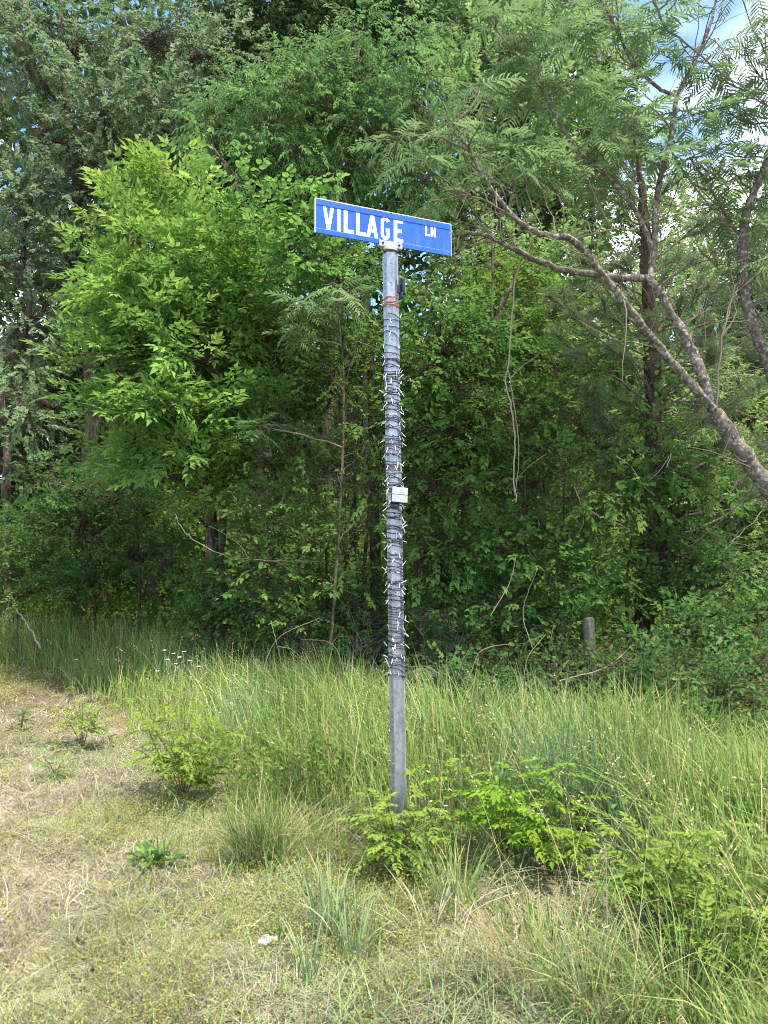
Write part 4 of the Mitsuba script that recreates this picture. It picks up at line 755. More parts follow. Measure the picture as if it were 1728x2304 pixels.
wood('dead_branch', 'fine bare canes arching in front of the honeysuckle', 'branch',
     [([(0.752, 7, 0.353), (0.816, 7, 0.641), (0.922, 7, 0.766), (1.206, 7.2, 0.784)], .004, .002), ([(1.252, 7, 0.435), (1.297, 7, 0.683), (1.466, 7, 0.89)], .004, .002), ([(0.638, 6.9, 0.249), (0.536, 6.9, 0.492), (0.413, 6.9, 0.614)], .004, .002),
      ([(1.021, 7.4, 1.025), (1.201, 7.4, 1.334), (1.27, 7.4, 1.6)], .004, .002), ([(1.397, 7.3, 0.73), (1.331, 7.4, 1.069), (1.469, 7.4, 1.467)], .004, .002), ([(1.586, 7, 0.476), (2.005, 7, 0.6), (2.368, 7.2, 0.827)], .005, .002)], 'twig_pale', 88, 5)
wood('dead_branch', 'cluster of pale curved twigs hanging in the dark holly right of the post', 'branch',
     [([(2.009, 8.1, 2.333), (2.079, 8.1, 2.137), (2.101, 8.1, 1.941), (2.001, 8.1, 1.77)], .005, .002), ([(2.394, 7.9, 2.627), (2.559, 7.9, 2.507), (2.675, 7.9, 2.315), (2.793, 7.9, 2.219)], .005, .003), ([(1.741, 8.2, 2.691), (1.54, 8.2, 2.541), (1.29, 8.2, 2.292)], .004, .002),
      ([(2.881, 7.8, 2.495), (2.931, 7.8, 2.638), (2.834, 7.8, 2.495), (2.689, 7.8, 2.353)], .004, .002), ([(1.953, 8.1, 1.844), (1.926, 8.1, 1.6), (1.802, 8.1, 1.454)], .003, .002)], 'twig_pale', 89, 5)

scene['old_wood'] = {'type': 'diffuse', 'reflectance': bark_tex((.08, .075, .065), (.155, .15, .135), (.19, .185, .165), .3, .12, 40)}
def old_post():
    key = thing('fence_post', 'weathered grey wooden fence post in the undergrowth left of the pine', 'post')
    b = np.array((2.019, 7.55, 0.255)); t = np.array((1.994, 7.55, 0.991)); b[2] = -.1
    v, f = tube(resample([b, (b * .6 + t * .4), t], 20), np.linspace(.062, .052, 20), 12, .03, 4); cap = m3.Manifold.hull_points([tuple(q) for q in v[-12:]] + [tuple(t + [0, 0, .012])])
    part(key, 'shaft', Soup().add(v, f).shape('old_wood', smooth=True)); part(key, 'top', mikit.ply(from_manifold(cap), 'old_wood'))
    key = thing('tree_trunk', 'grey trunk half hidden behind the post at its lower lights', 'tree')
    p = resample([np.array((-0.066, 9.6, 0.059)) * [1, 1, 0], (-0.072, 9.6, 0.854), (-0.101, 9.6, 1.37), (-0.137, 9.6, 2.76), (-0.175, 9.7, 4.561)], 20, .004, np.random.default_rng(3))
    part(key, 'trunk', Soup().add(*tube(p, np.linspace(.095, .05, 20), 12, .05, 6)).shape('bark_brown', smooth=True))
old_post()

# ------------------------------------------------------------------ grasses and low cover
EDGE_Y = np.array([1.5, 2.3, 2.63, 3.02, 3.5, 3.97, 4.25, 4.6, 5.11, 7.38, 9.5, 11.07, 12.5])
EDGE_X = np.array([1.0, .74, .66, .58, .50, .25, -.25, -.95, -1.45, -2.50, -4.0, -5.4, -9.0])
LINE_X, LINE_Y = [-9, -5, -2, 0, 1, 2, 4.5], [14.0, 13.2, 10.2, 7.4, 6.7, 5.7, 4.5]
PLANTS = [(.07, 3.9, .30), (.66, 4.1, .50), (.85, 3.95, .4), (1.16, 3.25, .46), (-1.30, 5.2, .55), (-2.55, 6.7, .4), (1.22, 2.95, .36)]
def tallness(x, y):
    """Signed distance into the unmown grass, positive where it is tall."""
    s = x - np.interp(y, EDGE_Y, EDGE_X)
    return s + .45 * (meshkit.fbm(np.stack([x * 1.1, y * 1.1, 0 * x], -1), 3, 21) - .5) * 2

def scatter(rng, n, y0, y1, extra=.4, power=1.0):
    """Points over the ground in view between two distances, evenly per square metre times distance**-power."""
    u = rng.random(n); k = 2 - power
    y = (y0**k + u * (y1**k - y0**k)) ** (1 / k) if abs(k) > 1e-6 else y0 * (y1 / y0) ** u
    x = rng.uniform(-1, 1, n) * (y * .52 + extra)
    return x, y

def blades(soup, rng, x, y, h, w, lean, curl, col, segs=3, z0=-.01, az=None):
    N = len(x); az = rng.uniform(0, 2 * np.pi, N) if az is None else az
    d = np.stack([np.cos(az), np.sin(az), 0 * az], 1); fa = az + np.pi / 2 + rng.normal(0, .6, N); s = np.stack([np.cos(fa), np.sin(fa), 0 * fa], 1)
    base = np.stack([x, y, gz(x, y) + z0], 1); rows = []
    for k in range(segs + 1):
        t = k / segs
        c = base + d * (h * (lean * t + curl * t * t))[:, None] + np.array([0, 0, 1.0]) * (h * (t - .42 * np.minimum(curl, 1.6) * t**3))[:, None]
        if k < segs:
            ww = (w * .5 * (1 - t) ** .45)[:, None]; rows += [c - s * ww, c + s * ww]
        else: rows.append(c)
    v = np.stack(rows, 1); m = v.shape[1]; f = []
    for k in range(segs - 1): f += [[2 * k, 2 * k + 1, 2 * k + 3], [2 * k, 2 * k + 3, 2 * k + 2]]
    f.append([2 * segs - 2, 2 * segs - 1, 2 * segs])
    f = np.array(f)[None] + (np.arange(N) * m)[:, None, None]
    soup.add(v.reshape(-1, 3), f.reshape(-1, 3), np.repeat(col, m, 0))

def mixcol(rng, n, c0, c1, spread=.28, gain=.15):
    u = np.clip(rng.normal(.5, spread, (n, 1)), 0, 1)
    return (np.array(c0) * (1 - u) + np.array(c1) * u) * rng.uniform(1 - gain, 1 + gain, (n, 1))

def stuff(name, label, cat, soup, bsdf):
    scene[name] = soup.shape(bsdf); labels[name] = {'label': label, 'category': cat, 'kind': 'stuff'}; TRIS[name] = soup.tris()

def lawn():
    rng = np.random.default_rng(101)
    # short dry turf: mostly lying straw
    x, y = scatter(rng, 150000, 1.9, 11.5, .4, 1.75); t = tallness(x, y); k = (t < .35) & (rng.random(len(t)) < np.clip(.9 - t * .8, .25, 1)); x, y = x[k], y[k]; n = len(x)
    thin = meshkit.fbm(np.stack([x * 1.3, y * 1.3, 0 * x], -1), 3, 31)
    k = rng.random(n) < np.clip(1.5 - 1.6 * thin, .15, 1); x, y = x[k], y[k]; n = len(x)
    s = Soup(); col = mixcol(rng, n, (.22, .195, .135), (.56, .52, .41), .33, .25)
    g = meshkit.fbm(np.stack([x * .9, y * .9, 0 * x + 3], -1), 3, 33); green = rng.random(n) < np.clip((g - .30) * 2.0, .14, .62)
    col[green] = mixcol(rng, int(green.sum()), (.15, .21, .085), (.28, .34, .15))
    mat = meshkit.fbm(np.stack([x * 4.5, y * 4.5, 0 * x + 2], -1), 3, 36); old = mat > .56
    col[old] = col[old] * [.62, .60, .60]; pale = (mat < .40) & ~green; col[pale] = col[pale] * 1.18
    blades(s, rng, x, y, rng.uniform(.025, .075, n) * np.clip(2.2 * mat, .5, 1.7), rng.uniform(.002, .0042, n) * (1 + y * .12), rng.uniform(.5, 2.4, n), rng.uniform(0, .9, n), col, 2)
    x, y = scatter(rng, 30000, 1.9, 7, .4, 1.5); t = tallness(x, y); k = (rng.random(len(x)) < .55 * np.exp(-((t + .25) / .75) ** 2) * np.clip(3.4 * (meshkit.fbm(np.stack([x * 2.2, y * 2.2, 0 * x + 6], -1), 3, 35) - .33), 0, 1)); x, y = x[k], y[k]; n = len(x)
    blades(s, rng, x, y, rng.uniform(.06, .22, n), rng.uniform(.003, .006, n), rng.uniform(.1, .9, n), rng.uniform(0, 1.0, n), mixcol(rng, n, (.14, .23, .08), (.27, .37, .16)), 3)
    x, y = scatter(rng, 900, 1.9, 8, .4, 1.5); k = tallness(x, y) < .2; x, y = x[k], y[k]; n = len(x); pos = np.stack([x, y, gz(x, y) + .012], 1)
    s.add(*set_leaves(LEAF4, pos, unit(np.stack([rng.normal(0, 1, n), rng.normal(0, 1, n), rng.normal(0, .3, n)], 1)), unit(rng.normal(0, .5, (n, 3)) + [0, 0, 1]), rng.uniform(.015, .05, n), rng.uniform(.006, .02, n), mixcol(rng, n, (.09, .065, .045), (.30, .24, .17))))
    stuff('dry_lawn', 'short dry straw-coloured mown grass in the lower left', 'grass', s, 'straw')
    # yellow-green small-leaved weeds between
    s = Soup(); x, y = scatter(rng, 110000, 2.0, 11.0, .4, 1.6); t = tallness(x, y)
    patch = meshkit.fbm(np.stack([x * .8 + 5, y * .8, 0 * x], -1), 3, 41); dens = np.exp(-((t + .55) / .85) ** 2) * np.clip((patch - .27) * 4.0, .14, 1) + .16 * (patch > .5)
    k = rng.random(len(x)) < dens; x, y = x[k], y[k]; n = len(x)
    h = rng.uniform(.03, .13, n); reps = 4; X, Y, H = (np.repeat(q, reps) for q in (x, y, h)); m = len(X)
    pos = np.stack([X + rng.normal(0, .014, m), Y + rng.normal(0, .014, m), gz(X, Y) + H * rng.uniform(.25, 1, m)], 1)
    d = unit(np.stack([rng.normal(0, 1, m), rng.normal(0, 1, m), rng.normal(.35, .4, m)], 1))
    L = rng.uniform(.006, .0125, m) * (1 + Y * .06)
    s.add(*set_leaves(LEAF2, pos, d, unit(rng.normal(0, .5, (m, 3)) + [0, 0, 1]), L, L * .55, mixcol(rng, m, (.20, .245, .045), (.38, .40, .11))))
    blades(s, rng, x, y, h, np.full(n, .0016), rng.uniform(0, .5, n), rng.uniform(0, .4, n), mixcol(rng, n, (.25, .24, .07), (.38, .33, .13)), 2)
    stuff('yellow_weeds', 'low yellow-green small-leaved weeds along the edge of the mown grass', 'weeds', s, 'blade')
lawn()

def tall_grass():
    rng = np.random.default_rng(111)
    s = Soup(); x, y = scatter(rng, 105000, 2.0, 15.0, .6, 1.15); t = tallness(x, y)
    clump = meshkit.fbm(np.stack([x * 1.6, y * 1.6, 0 * x], -1), 3, 51)
    tree = np.interp(x, LINE_X, LINE_Y)
    k = (rng.random(len(x)) < np.clip(.05 + t * 1.4, 0, 1) * np.clip(.35 + 1.3 * clump, 0, 1)) & (t > -.25) & (y < tree + .8); x, y, t, clump, tree = x[k], y[k], t[k], clump[k], tree[k]; n = len(x)
    shade = np.clip(1 - (y - tree) * .6, .35, 1)
    room = np.ones(n)
    for px, py, pr in PLANTS: room *= 1 - .78 * np.exp(-(((x - px) / pr) ** 2 + ((y - py + .12) / pr) ** 2) ** 2)
    h = room * (.20 + .38 * np.clip(t / 1.4, 0, 1)) * rng.uniform(.55, 1.25, n) * (.75 + .5 * clump) * shade
    c = mixcol(rng, n, (.135, .225, .055), (.30, .41, .125)); blue = meshkit.fbm(np.stack([x * .9, y * .9, 0 * x + 8], -1), 3, 53) > .62
    c[blue] = mixcol(rng, int(blue.sum()), (.14, .25, .10), (.26, .39, .19))
    dry = rng.random(n) < .10; c[dry] = mixcol(rng, int(dry.sum()), (.34, .28, .14), (.55, .47, .27))
    wild = meshkit.fbm(np.stack([x * 2.6, y * 2.6, 0 * x + 4], -1), 3, 58); h = h * np.clip(.6 + .9 * wild, .6, 1.2); flat = np.where(meshkit.fbm(np.stack([x * 1.1, y * 1.1, 0 * x + 14], -1), 3, 59) > .62, .35, 0)
    c = c * (.78 + .5 * wild)[:, None]
    az = rng.normal(0, 1, n) * 1.2 + 6.28 * meshkit.fbm(np.stack([x * 1.3, y * 1.3, 0 * x], -1), 2, 57)
    blades(s, rng, x, y, h, rng.uniform(.005, .0135, n), rng.uniform(0, .26, n) + flat * rng.random(n), rng.uniform(.02, .95, n) ** 2.0, c, 4, az=az)
    stuff('tall_grass', 'tall uncut green grass along the wood edge and round the post', 'grass', s, 'blade')
    # seed heads on thin pale stalks
    s = Soup(); x, y = scatter(rng, 2600, 2.4, 10.0, .6, 1.2); t = tallness(x, y); k = (t > .1) & (y < np.interp(x, LINE_X, LINE_Y) - .3) & (rng.random(len(x)) < .42)
    x, y = x[k], y[k]; n = len(x); h = rng.uniform(.45, .85, n); az = rng.uniform(0, 6.28, n); lean = rng.uniform(.05, .45, n); curl = rng.uniform(.1, .6, n)
    blades(s, rng, x, y, h, np.full(n, .0026), lean, curl, mixcol(rng, n, (.34, .33, .15), (.52, .46, .25)), 4, az=az)
    for q in range(7):
        tt = 1 - .022 * q / h
        p = np.stack([x, y, gz(x, y)], 1) + np.stack([np.cos(az), np.sin(az), 0 * az], 1) * (h * (lean * tt + curl * tt * tt))[:, None] + np.array([0, 0, 1.]) * (h * (tt - .42 * curl * tt**3))[:, None]
        d = unit(np.stack([np.cos(az), np.sin(az), rng.normal(.4, .3, n)], 1) + rng.normal(0, .5, (n, 3)))
        s.add(*set_leaves(LEAF2, p, d, unit(rng.normal(0, 1, (n, 3))), rng.uniform(.012, .026, n), rng.uniform(.004, .007, n), mixcol(rng, n, (.40, .36, .19), (.58, .50, .30))))
    stuff('seed_grass', 'pale flowering grass stalks standing above the green grass', 'grass', s, 'straw')
tall_grass()

def floor_cover():
    """Leaf litter and low seedlings under the trees."""
    rng = np.random.default_rng(121); s = Soup(); n = 12000
    x, y = scatter(rng, n, 7.0, 22.0, 1.0, .9); k = y > np.interp(x, LINE_X, LINE_Y) - .3; x, y = x[k], y[k]; n = len(x)
    pos = np.stack([x, y, gz(x, y) + rng.uniform(.0, .05, n)], 1)
    s.add(*set_leaves(LEAF2, pos, unit(np.stack([rng.normal(0, 1, n), rng.normal(0, 1, n), rng.normal(0, .25, n)], 1)), unit(rng.normal(0, .4, (n, 3)) + [0, 0, 1]), rng.uniform(.06, .12, n), rng.uniform(.03, .06, n), mixcol(rng, n, (.07, .05, .03), (.17, .12, .07))))
    stuff('leaf_litter', 'brown fallen leaves on the shaded ground under the trees', 'leaves', s, 'straw')
    s = Soup(); n = 26000
    x, y = scatter(rng, n, 5.0, 15.0, 1.0, .9); e = np.interp(x, LINE_X, LINE_Y) - .4; k = (y > e - .2) & (y < e + 3.5); x, y = x[k], y[k]; n = len(x)
    h = rng.uniform(.05, .55, n) * rng.uniform(.4, 1, n); pos = np.stack([x, y, gz(x, y) + h], 1)
    L = rng.uniform(.04, .085, n)
    s.add(*set_leaves(LEAF4, pos, unit(np.stack([rng.normal(0, 1, n), rng.normal(-.2, 1, n), rng.normal(0, .35, n)], 1)), unit(rng.normal(0, .45, (n, 3)) + [0, -.2, 1]), L, L * .6, mixcol(rng, n, (.06, .13, .022), (.15, .24, .045))))
    x, y = scatter(rng, 9000, 3.0, 8.0, .6, 1.0); w = meshkit.fbm(np.stack([x * 1.5, y * 1.5, 0 * x + 20], -1), 3, 79); k = (tallness(x, y) > .3) & (rng.random(len(x)) < np.clip((w - .50) * 7 + .5 * (x > 1.6), .04, .9)); x, y = x[k], y[k]; n = len(x)
    h = rng.uniform(.12, .52, n); X, Y, H = np.repeat(x, 3), np.repeat(y, 3), np.repeat(h, 3) * rng.uniform(.6, 1.05, 3 * n); m = 3 * n
    pos = np.stack([X + rng.normal(0, .03, m), Y + rng.normal(0, .03, m), gz(X, Y) + H], 1); L = rng.uniform(.03, .065, m)
    s.add(*set_leaves(LEAF4, pos, unit(np.stack([rng.normal(0, 1, m), rng.normal(-.2, 1, m), rng.normal(0, .35, m)], 1)), unit(rng.normal(0, .45, (m, 3)) + [0, -.2, 1]), L, L * .5, mixcol(rng, m, (.10, .19, .035), (.22, .33, .075))))
    stuff('ground_ivy', 'low leafy ground cover at the foot of the wood edge', 'ground cover', s, 'leaf')
    # the shrub layer inside the wood
    s = Soup(); n = 95000
    x = rng.uniform(-1, 1, n) * 9.5; y = rng.uniform(9.5, 20, n); x = x * y / 14; e = np.interp(x, [-9, -5, -2, 0, 2, 4.5], [13.5, 12.5, 11.0, 10.2, 9.9, 9.8])
    top = 1.4 + 2.9 * meshkit.fbm(np.stack([x * .45, y * .45, 0 * x], -1), 3, 75) - .6 * (x / y > .3); z = rng.random(n) * top
    p = np.stack([x, y, z], 1); k = (y > e) & (meshkit.fbm(p * 1.1, 3, 77) > .40) & ((x / y < .34) | (z < .9)); p = p[k]; n = len(p); L = rng.uniform(.07, .16, n) * (.6 + p[:, 1] / 25)
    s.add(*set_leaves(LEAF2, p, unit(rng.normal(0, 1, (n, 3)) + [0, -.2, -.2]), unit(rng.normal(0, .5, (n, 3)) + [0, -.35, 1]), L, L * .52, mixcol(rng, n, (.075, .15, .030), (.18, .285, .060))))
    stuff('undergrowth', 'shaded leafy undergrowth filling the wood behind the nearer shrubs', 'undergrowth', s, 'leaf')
    # the far wood, one mass
    s = Soup(); n = 122000
    x = rng.uniform(-21, 23, n); y = rng.uniform(22, 33, n); top = np.where(x / y > .30, .43 * y, 25 + 0 * y) - 5 * meshkit.fbm(np.stack([x * .35, y * .35, 0 * x], -1), 3, 71)
    z = np.where(rng.random(n) < .42, rng.random(n) * np.minimum(8.5, np.maximum(top, 2)), rng.random(n) ** .85 * np.maximum(top, 2))
    p = np.stack([x, y, z], 1); k = meshkit.fbm(p * .55, 3, 73) > .36 - .14 * (p[:, 2] < 10) - .06; p = p[k]; n = len(p)
    L = rng.uniform(.28, .56, n)
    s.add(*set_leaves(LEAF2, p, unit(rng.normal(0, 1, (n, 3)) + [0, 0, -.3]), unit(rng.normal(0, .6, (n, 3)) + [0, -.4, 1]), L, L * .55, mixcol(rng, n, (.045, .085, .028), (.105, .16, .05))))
    for q in range(26):
        px, py = rng.uniform(-18, 20), rng.uniform(25, 32)
        if px / py > .3: continue
        v, f = tube(resample([[px, py, -.1], [px + rng.normal(0, .3), py, 5], [px + rng.normal(0, .7), py, 11]], 8), np.linspace(rng.uniform(.08, .2), .04, 8), 6); s.add(v, f, (.05, .042, .034))
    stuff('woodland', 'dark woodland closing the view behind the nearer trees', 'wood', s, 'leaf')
floor_cover()

# ------------------------------------------------------------------ plants one can tell apart in the foreground
def plant(name, label, cat, stems, seed, rachis=.16, pairs=5, leaf=.052, ratio=.46, c0=(.14, .25, .035), c1=(.28, .40, .085), spacing=.055, group=None, start=.25):
    """A low plant: thin stems, and every compound leaf a part of its own."""
    rng = np.random.default_rng(seed); key = thing(name, label, cat, group)
    for st in stems:
        pts = np.array(st, float); L = np.linalg.norm(np.diff(pts, axis=0), axis=1).sum(); path = resample(pts, 16, .002, rng)
        part(key, 'stem', Soup().add(*tube(path, np.linspace(.0042, .0018, 16), 6)).shape('twig_green', smooth=True))
        n = max(4, int(L * (1 - start) / spacing))
        for k in range(n):
            t = start + (1 - start) * (k + .7) / n; i = min(int(t * 15), 14); o = path[i]; ax = unit(path[min(i + 1, 15)] - path[i])
            az = k * 2.4 + rng.normal(0, .35); side = unit(np.array([math.cos(az), math.sin(az), 0])); el = rng.uniform(.05, .7) * (1 if k < n - 2 else 1.4)
            x = unit(side + ax * el + [0, 0, .1]); y = unit(np.cross([0, 0, 1], x)); z = np.cross(x, y); B = np.stack([x, y, z])
            c = compound(rng, rachis * rng.uniform(.7, 1.15) * (1.1 - .4 * t), pairs, leaf * (1.05 - .3 * t), ratio, rng.uniform(.2, .6))
            u = np.clip(rng.normal(.25 + .5 * t, .2) + rng.normal(0, .1, (len(c['pos']), 1)), 0, 1)
            s = Soup(); d = unit(c['d'] @ B + [0, 0, -.22]); s.add(*set_leaves(LEAF6, c['pos'] @ B + o, d, c['n'] @ B, c['L'], c['W'], np.array(c0) * (1 - u) + np.array(c1) * u))
            R = c['pos'][-1]; rp = np.array([[0, 0, 0], [R[0] * .5, 0, R[2] * .25], R]) @ B + o
            s.add(*tube(rp, [.0015, .0012, .0008], 3), (.16, .20, .05))
            part(key, 'leaf', s.shape('leaf'))
    return key
scene['twig_green'] = {'type': 'diffuse', 'reflectance': rgb(.13, .13, .05)}
def up(g, z): return (g[0], g[1], z)
def bush_stems(x, y, n, h, spread, seed, bias=(0, 0)):
    rng = np.random.default_rng(seed); out = []
    for i in range(n):
        a = i * 6.28 / n + rng.normal(0, .4); r = spread * rng.uniform(.55, 1.1); q = h * rng.uniform(.7, 1.1)
        e = np.array([math.cos(a) * r + bias[0], math.sin(a) * r * .8 + bias[1], q])
        out.append([(x, y, float(gz(x, y)) - .01), (x + e[0] * .35, y + e[1] * .35, q * .55), (x + e[0], y + e[1], q)])
    return out
plant('trumpet_vine', 'yellow-green trailing vine with toothed leaves hiding the foot of the post', 'vine',
      bush_stems(.07, 3.93, 8, .40, .24, 1) + bush_stems(.06, 3.86, 5, .30, .14, 12, (0, -.06)) + [[(0.075, 3.9, 0.112), (0.161, 3.88, 0.253), (0.302, 3.92, 0.296), (0.421, 3.95, 0.297)], [(0.047, 3.9, 0.112), (-0.022, 3.86, 0.238), (-0.067, 3.85, 0.319)], [(0.047, 3.88, 0.075), (0.001, 3.8, 0.15), (-0.043, 3.78, 0.179)]], 201, spacing=.045)
plant('trumpet_vine', 'broad mound of bright toothed leaves right of the foot of the post', 'vine', bush_stems(.62, 4.1, 10, .56, .36, 2, (.02, -.06)) + bush_stems(.82, 3.9, 7, .40, .28, 3, (0, -.08)), 202, spacing=.045, rachis=.19, leaf=.058, c0=(.11, .23, .025), c1=(.24, .39, .05))
plant('trumpet_vine', 'upright bright seedling among tall grass at lower right', 'vine', bush_stems(1.18, 3.35, 8, .46, .24, 4, (0, -.05)) + [[(1.18, 3.35, -.01), (1.085, 3.35, 0.149), (1.108, 3.35, 0.322), (1.117, 3.35, 0.457)], [(1.18, 3.35, -.01), (1.105, 3.3, 0.246), (1.224, 3.3, 0.341)], [(1.18, 3.35, -.01), (1.047, 3.3, 0.246), (0.952, 3.3, 0.341)]], 203, spacing=.045, rachis=.18)
plant('trumpet_vine', 'bright leafy clump in the grass well left of the post', 'vine', bush_stems(-1.30, 5.1, 11, .58, .38, 5, (0, -.08)) + [[(-1.3, 5.1, -.01), (-1.299, 5.1, 0.392), (-1.309, 5.1, 0.691)], [(-1.35, 5.2, -.01), (-1.54, 5.2, 0.369), (-1.653, 5.2, 0.643)]], 204, spacing=.05, rachis=.19, leaf=.06, c0=(.12, .22, .03), c1=(.25, .37, .06))
plant('trumpet_vine', 'small yellow-green plant at the edge of the mown grass on the left', 'vine', bush_stems(-2.55, 6.6, 7, .44, .30, 6), 205, spacing=.06, rachis=.18, leaf=.06)
plant('trumpet_vine', 'low sprig of bright leaves in front of the lower right seedling', 'vine', bush_stems(1.22, 2.95, 6, .30, .18, 7), 206, spacing=.05)
plant('milkweed', 'small dark green weed alone on the brown turf at far left', 'weed', bush_stems(-3.35, 7.2, 4, .26, .10, 8), 207, c0=(.06, .13, .03), c1=(.12, .20, .05), spacing=.06, rachis=.09, pairs=2)
plant('milkweed', 'pale green weed on the turf below the small dark one', 'weed', bush_stems(-2.35, 5.6, 4, .24, .15, 9), 208, c0=(.14, .25, .08), c1=(.24, .36, .14), spacing=.06, rachis=.10, pairs=2, leaf=.06)

def dock():
    rng = np.random.default_rng(210); key = thing('dock_plant', 'rosette of broad wavy dark green leaves on the dry turf at lower left', 'plant')
    o = np.array((-1.193, 4.02, 0.066)); o[2] = float(gz(o[0], o[1]))
    for i in range(24):
        az = i * 2.4 + rng.normal(0, .2); el = rng.uniform(.55, 1.4); L = rng.uniform(.12, .25); w = L * rng.uniform(.15, .25); n = 8; s = Soup(); V = []
        for k in range(n):
            t = k / (n - 1); r = L * t; z = L * (math.sin(el) * t - .75 * t * t * math.sin(el) * .8); half = w * .5 * math.sin(math.pi * min(1, .08 + t * .92)) ** .7 * (1 if 0 < k < n - 1 else .25)
            c = np.array([math.cos(az) * math.cos(el) * r, math.sin(az) * math.cos(el) * r, z]); sd = np.array([-math.sin(az), math.cos(az), 0]); wave = .22 * w * math.sin(k * 2.3 + i)
            V += [c - sd * half + [0, 0, .12 * w + wave], c, c + sd * half + [0, 0, .12 * w - wave]]
        F = []
        for k in range(n - 1):
            for q in (0, 1): a = 3 * k + q; F += [[a, a + 1, a + 4], [a, a + 4, a + 3]]
        yel = rng.random() ** 2; s.add(np.array(V) + o + rng.normal(0, .02, 3) * [1, 1, 0], np.array(F), (np.array([.085, .185, .06]) * (1 - yel) + np.array([.22, .30, .09]) * yel) * np.repeat(rng.uniform(.75, 1.3, (n, 1)), 3, 0) * np.tile([[.92], [1.35], [1.0]], (n, 1)))
        part(key, 'leaf', s.shape('leaf'))
dock()

def tuft(label, x, y, n, h, seed, c0, c1, *, bias=None, w=(.004, .007), spread=.10, lean=(.1, .5), curl=(.1, 1.0), dry=.1, sdry=((.40, .33, .18), (.60, .52, .33)), name='grass_tuft'):
    rng = np.random.default_rng(seed); key = thing(name, label, 'grass tuft'); s = Soup()
    r = spread * np.sqrt(rng.random(n)); a = rng.uniform(0, 6.28, n); c = mixcol(rng, n, c0, c1); k = rng.random(n) < dry; c[k] = mixcol(rng, int(k.sum()), *sdry)
    blades(s, rng, x + r * np.cos(a), y + r * np.sin(a), rng.uniform(h * .5, h, n), rng.uniform(*w, n), rng.uniform(*lean, n), rng.uniform(*curl, n), c, 5, az=a + rng.normal(0, .5, n) if bias is None else rng.normal(bias, 1.3, n))
    part(key, 'blades', s.shape('blade'), kind='stuff')
GREEN, BLUEG, STRAW = ((.12, .215, .05), (.24, .36, .10)), ((.19, .30, .13), (.32, .43, .23)), ((.38, .32, .17), (.58, .50, .31))
tuft('big dense tuft of thin dark and straw blades left of the post', *(-0.63, 4.05, 0.054)[:2], 520, .44, 301, (.06, .12, .03), (.18, .27, .08), w=(.0025, .0055), spread=.13, lean=(0, .45), curl=(.0, 1.2), dry=.2, bias=2.6)
tuft('straw-coloured leaning tuft between the dense tuft and the post', *(-0.424, 4.25, 0.1)[:2], 330, .42, 302, *STRAW, w=(.002, .004), spread=.22, bias=.3, lean=(.2, .9), curl=(.3, 1.3), dry=.5, sdry=GREEN)
tuft('blue-green upright tuft below the post, leftmost of the wide-bladed ones', *(-0.221, 3.3, 0.039)[:2], 60, .40, 303, *BLUEG, w=(.006, .010), spread=.07, lean=(.0, .35), curl=(.0, .7))
tuft('blue-green wide-bladed tuft low in the middle of the turf', *(-0.118, 3.12, 0.036)[:2], 46, .33, 304, *BLUEG, w=(.006, .010), spread=.07, lean=(.0, .35), curl=(.0, .7))
tuft('short blue-green tuft on the turf left of the middle', *(-0.288, 3, 0.053)[:2], 30, .26, 305, *BLUEG, w=(.005, .009), spread=.06, lean=(.0, .3), curl=(.0, .7))
tuft('green tuft with tall blades just right below the post', *(0.328, 3.6, -0.001)[:2], 90, .46, 306, (.15, .26, .08), (.27, .39, .15), w=(.004, .007), spread=.12, lean=(.0, .35), curl=(.1, .9))
tuft('dry whitish tuft of dead blades below the foot of the post', *(0.187, 3.35, 0.015)[:2], 45, .26, 307, (.42, .38, .30), (.66, .60, .50), w=(.004, .007), spread=.16, lean=(.2, .9), curl=(.2, 1.2), dry=.1)
tuft('tall green tuft at the lower right corner', *(1.041, 2.75, 0.035)[:2], 260, .50, 308, (.12, .22, .06), (.23, .35, .11), spread=.2, lean=(0, .3))
tuft('tall green tuft at the bottom edge right of the middle', *(0.736, 2.75, 0.004)[:2], 160, .36, 309, (.13, .22, .07), (.24, .34, .13), spread=.14, lean=(0, .4), dry=.3)
tuft('broad-bladed green tuft at the right edge', *(1.397, 3.1, 0.116)[:2], 320, .60, 310, (.12, .22, .05), (.22, .35, .09), spread=.25, lean=(0, .3))
tuft('small tuft of green blades beside the white scrap', *(-0.424, 3.3, 0.067)[:2], 30, .22, 311, *GREEN, spread=.05, lean=(0, .4))
tuft('brown dry tuft of seeding grass near the bottom right of the turf', *(0.613, 3, 0.028)[:2], 240, .36, 312, (.34, .25, .14), (.52, .40, .26), w=(.002, .004), spread=.24, lean=(0, .5), curl=(.1, .9), dry=.3, sdry=GREEN)
tuft('tuft of thin green blades rising over the dock plant', *(-1.157, 4.1, 0.082)[:2], 50, .42, 313, *GREEN, w=(.002, .004), spread=.08, lean=(0, .3), curl=(0, .5))

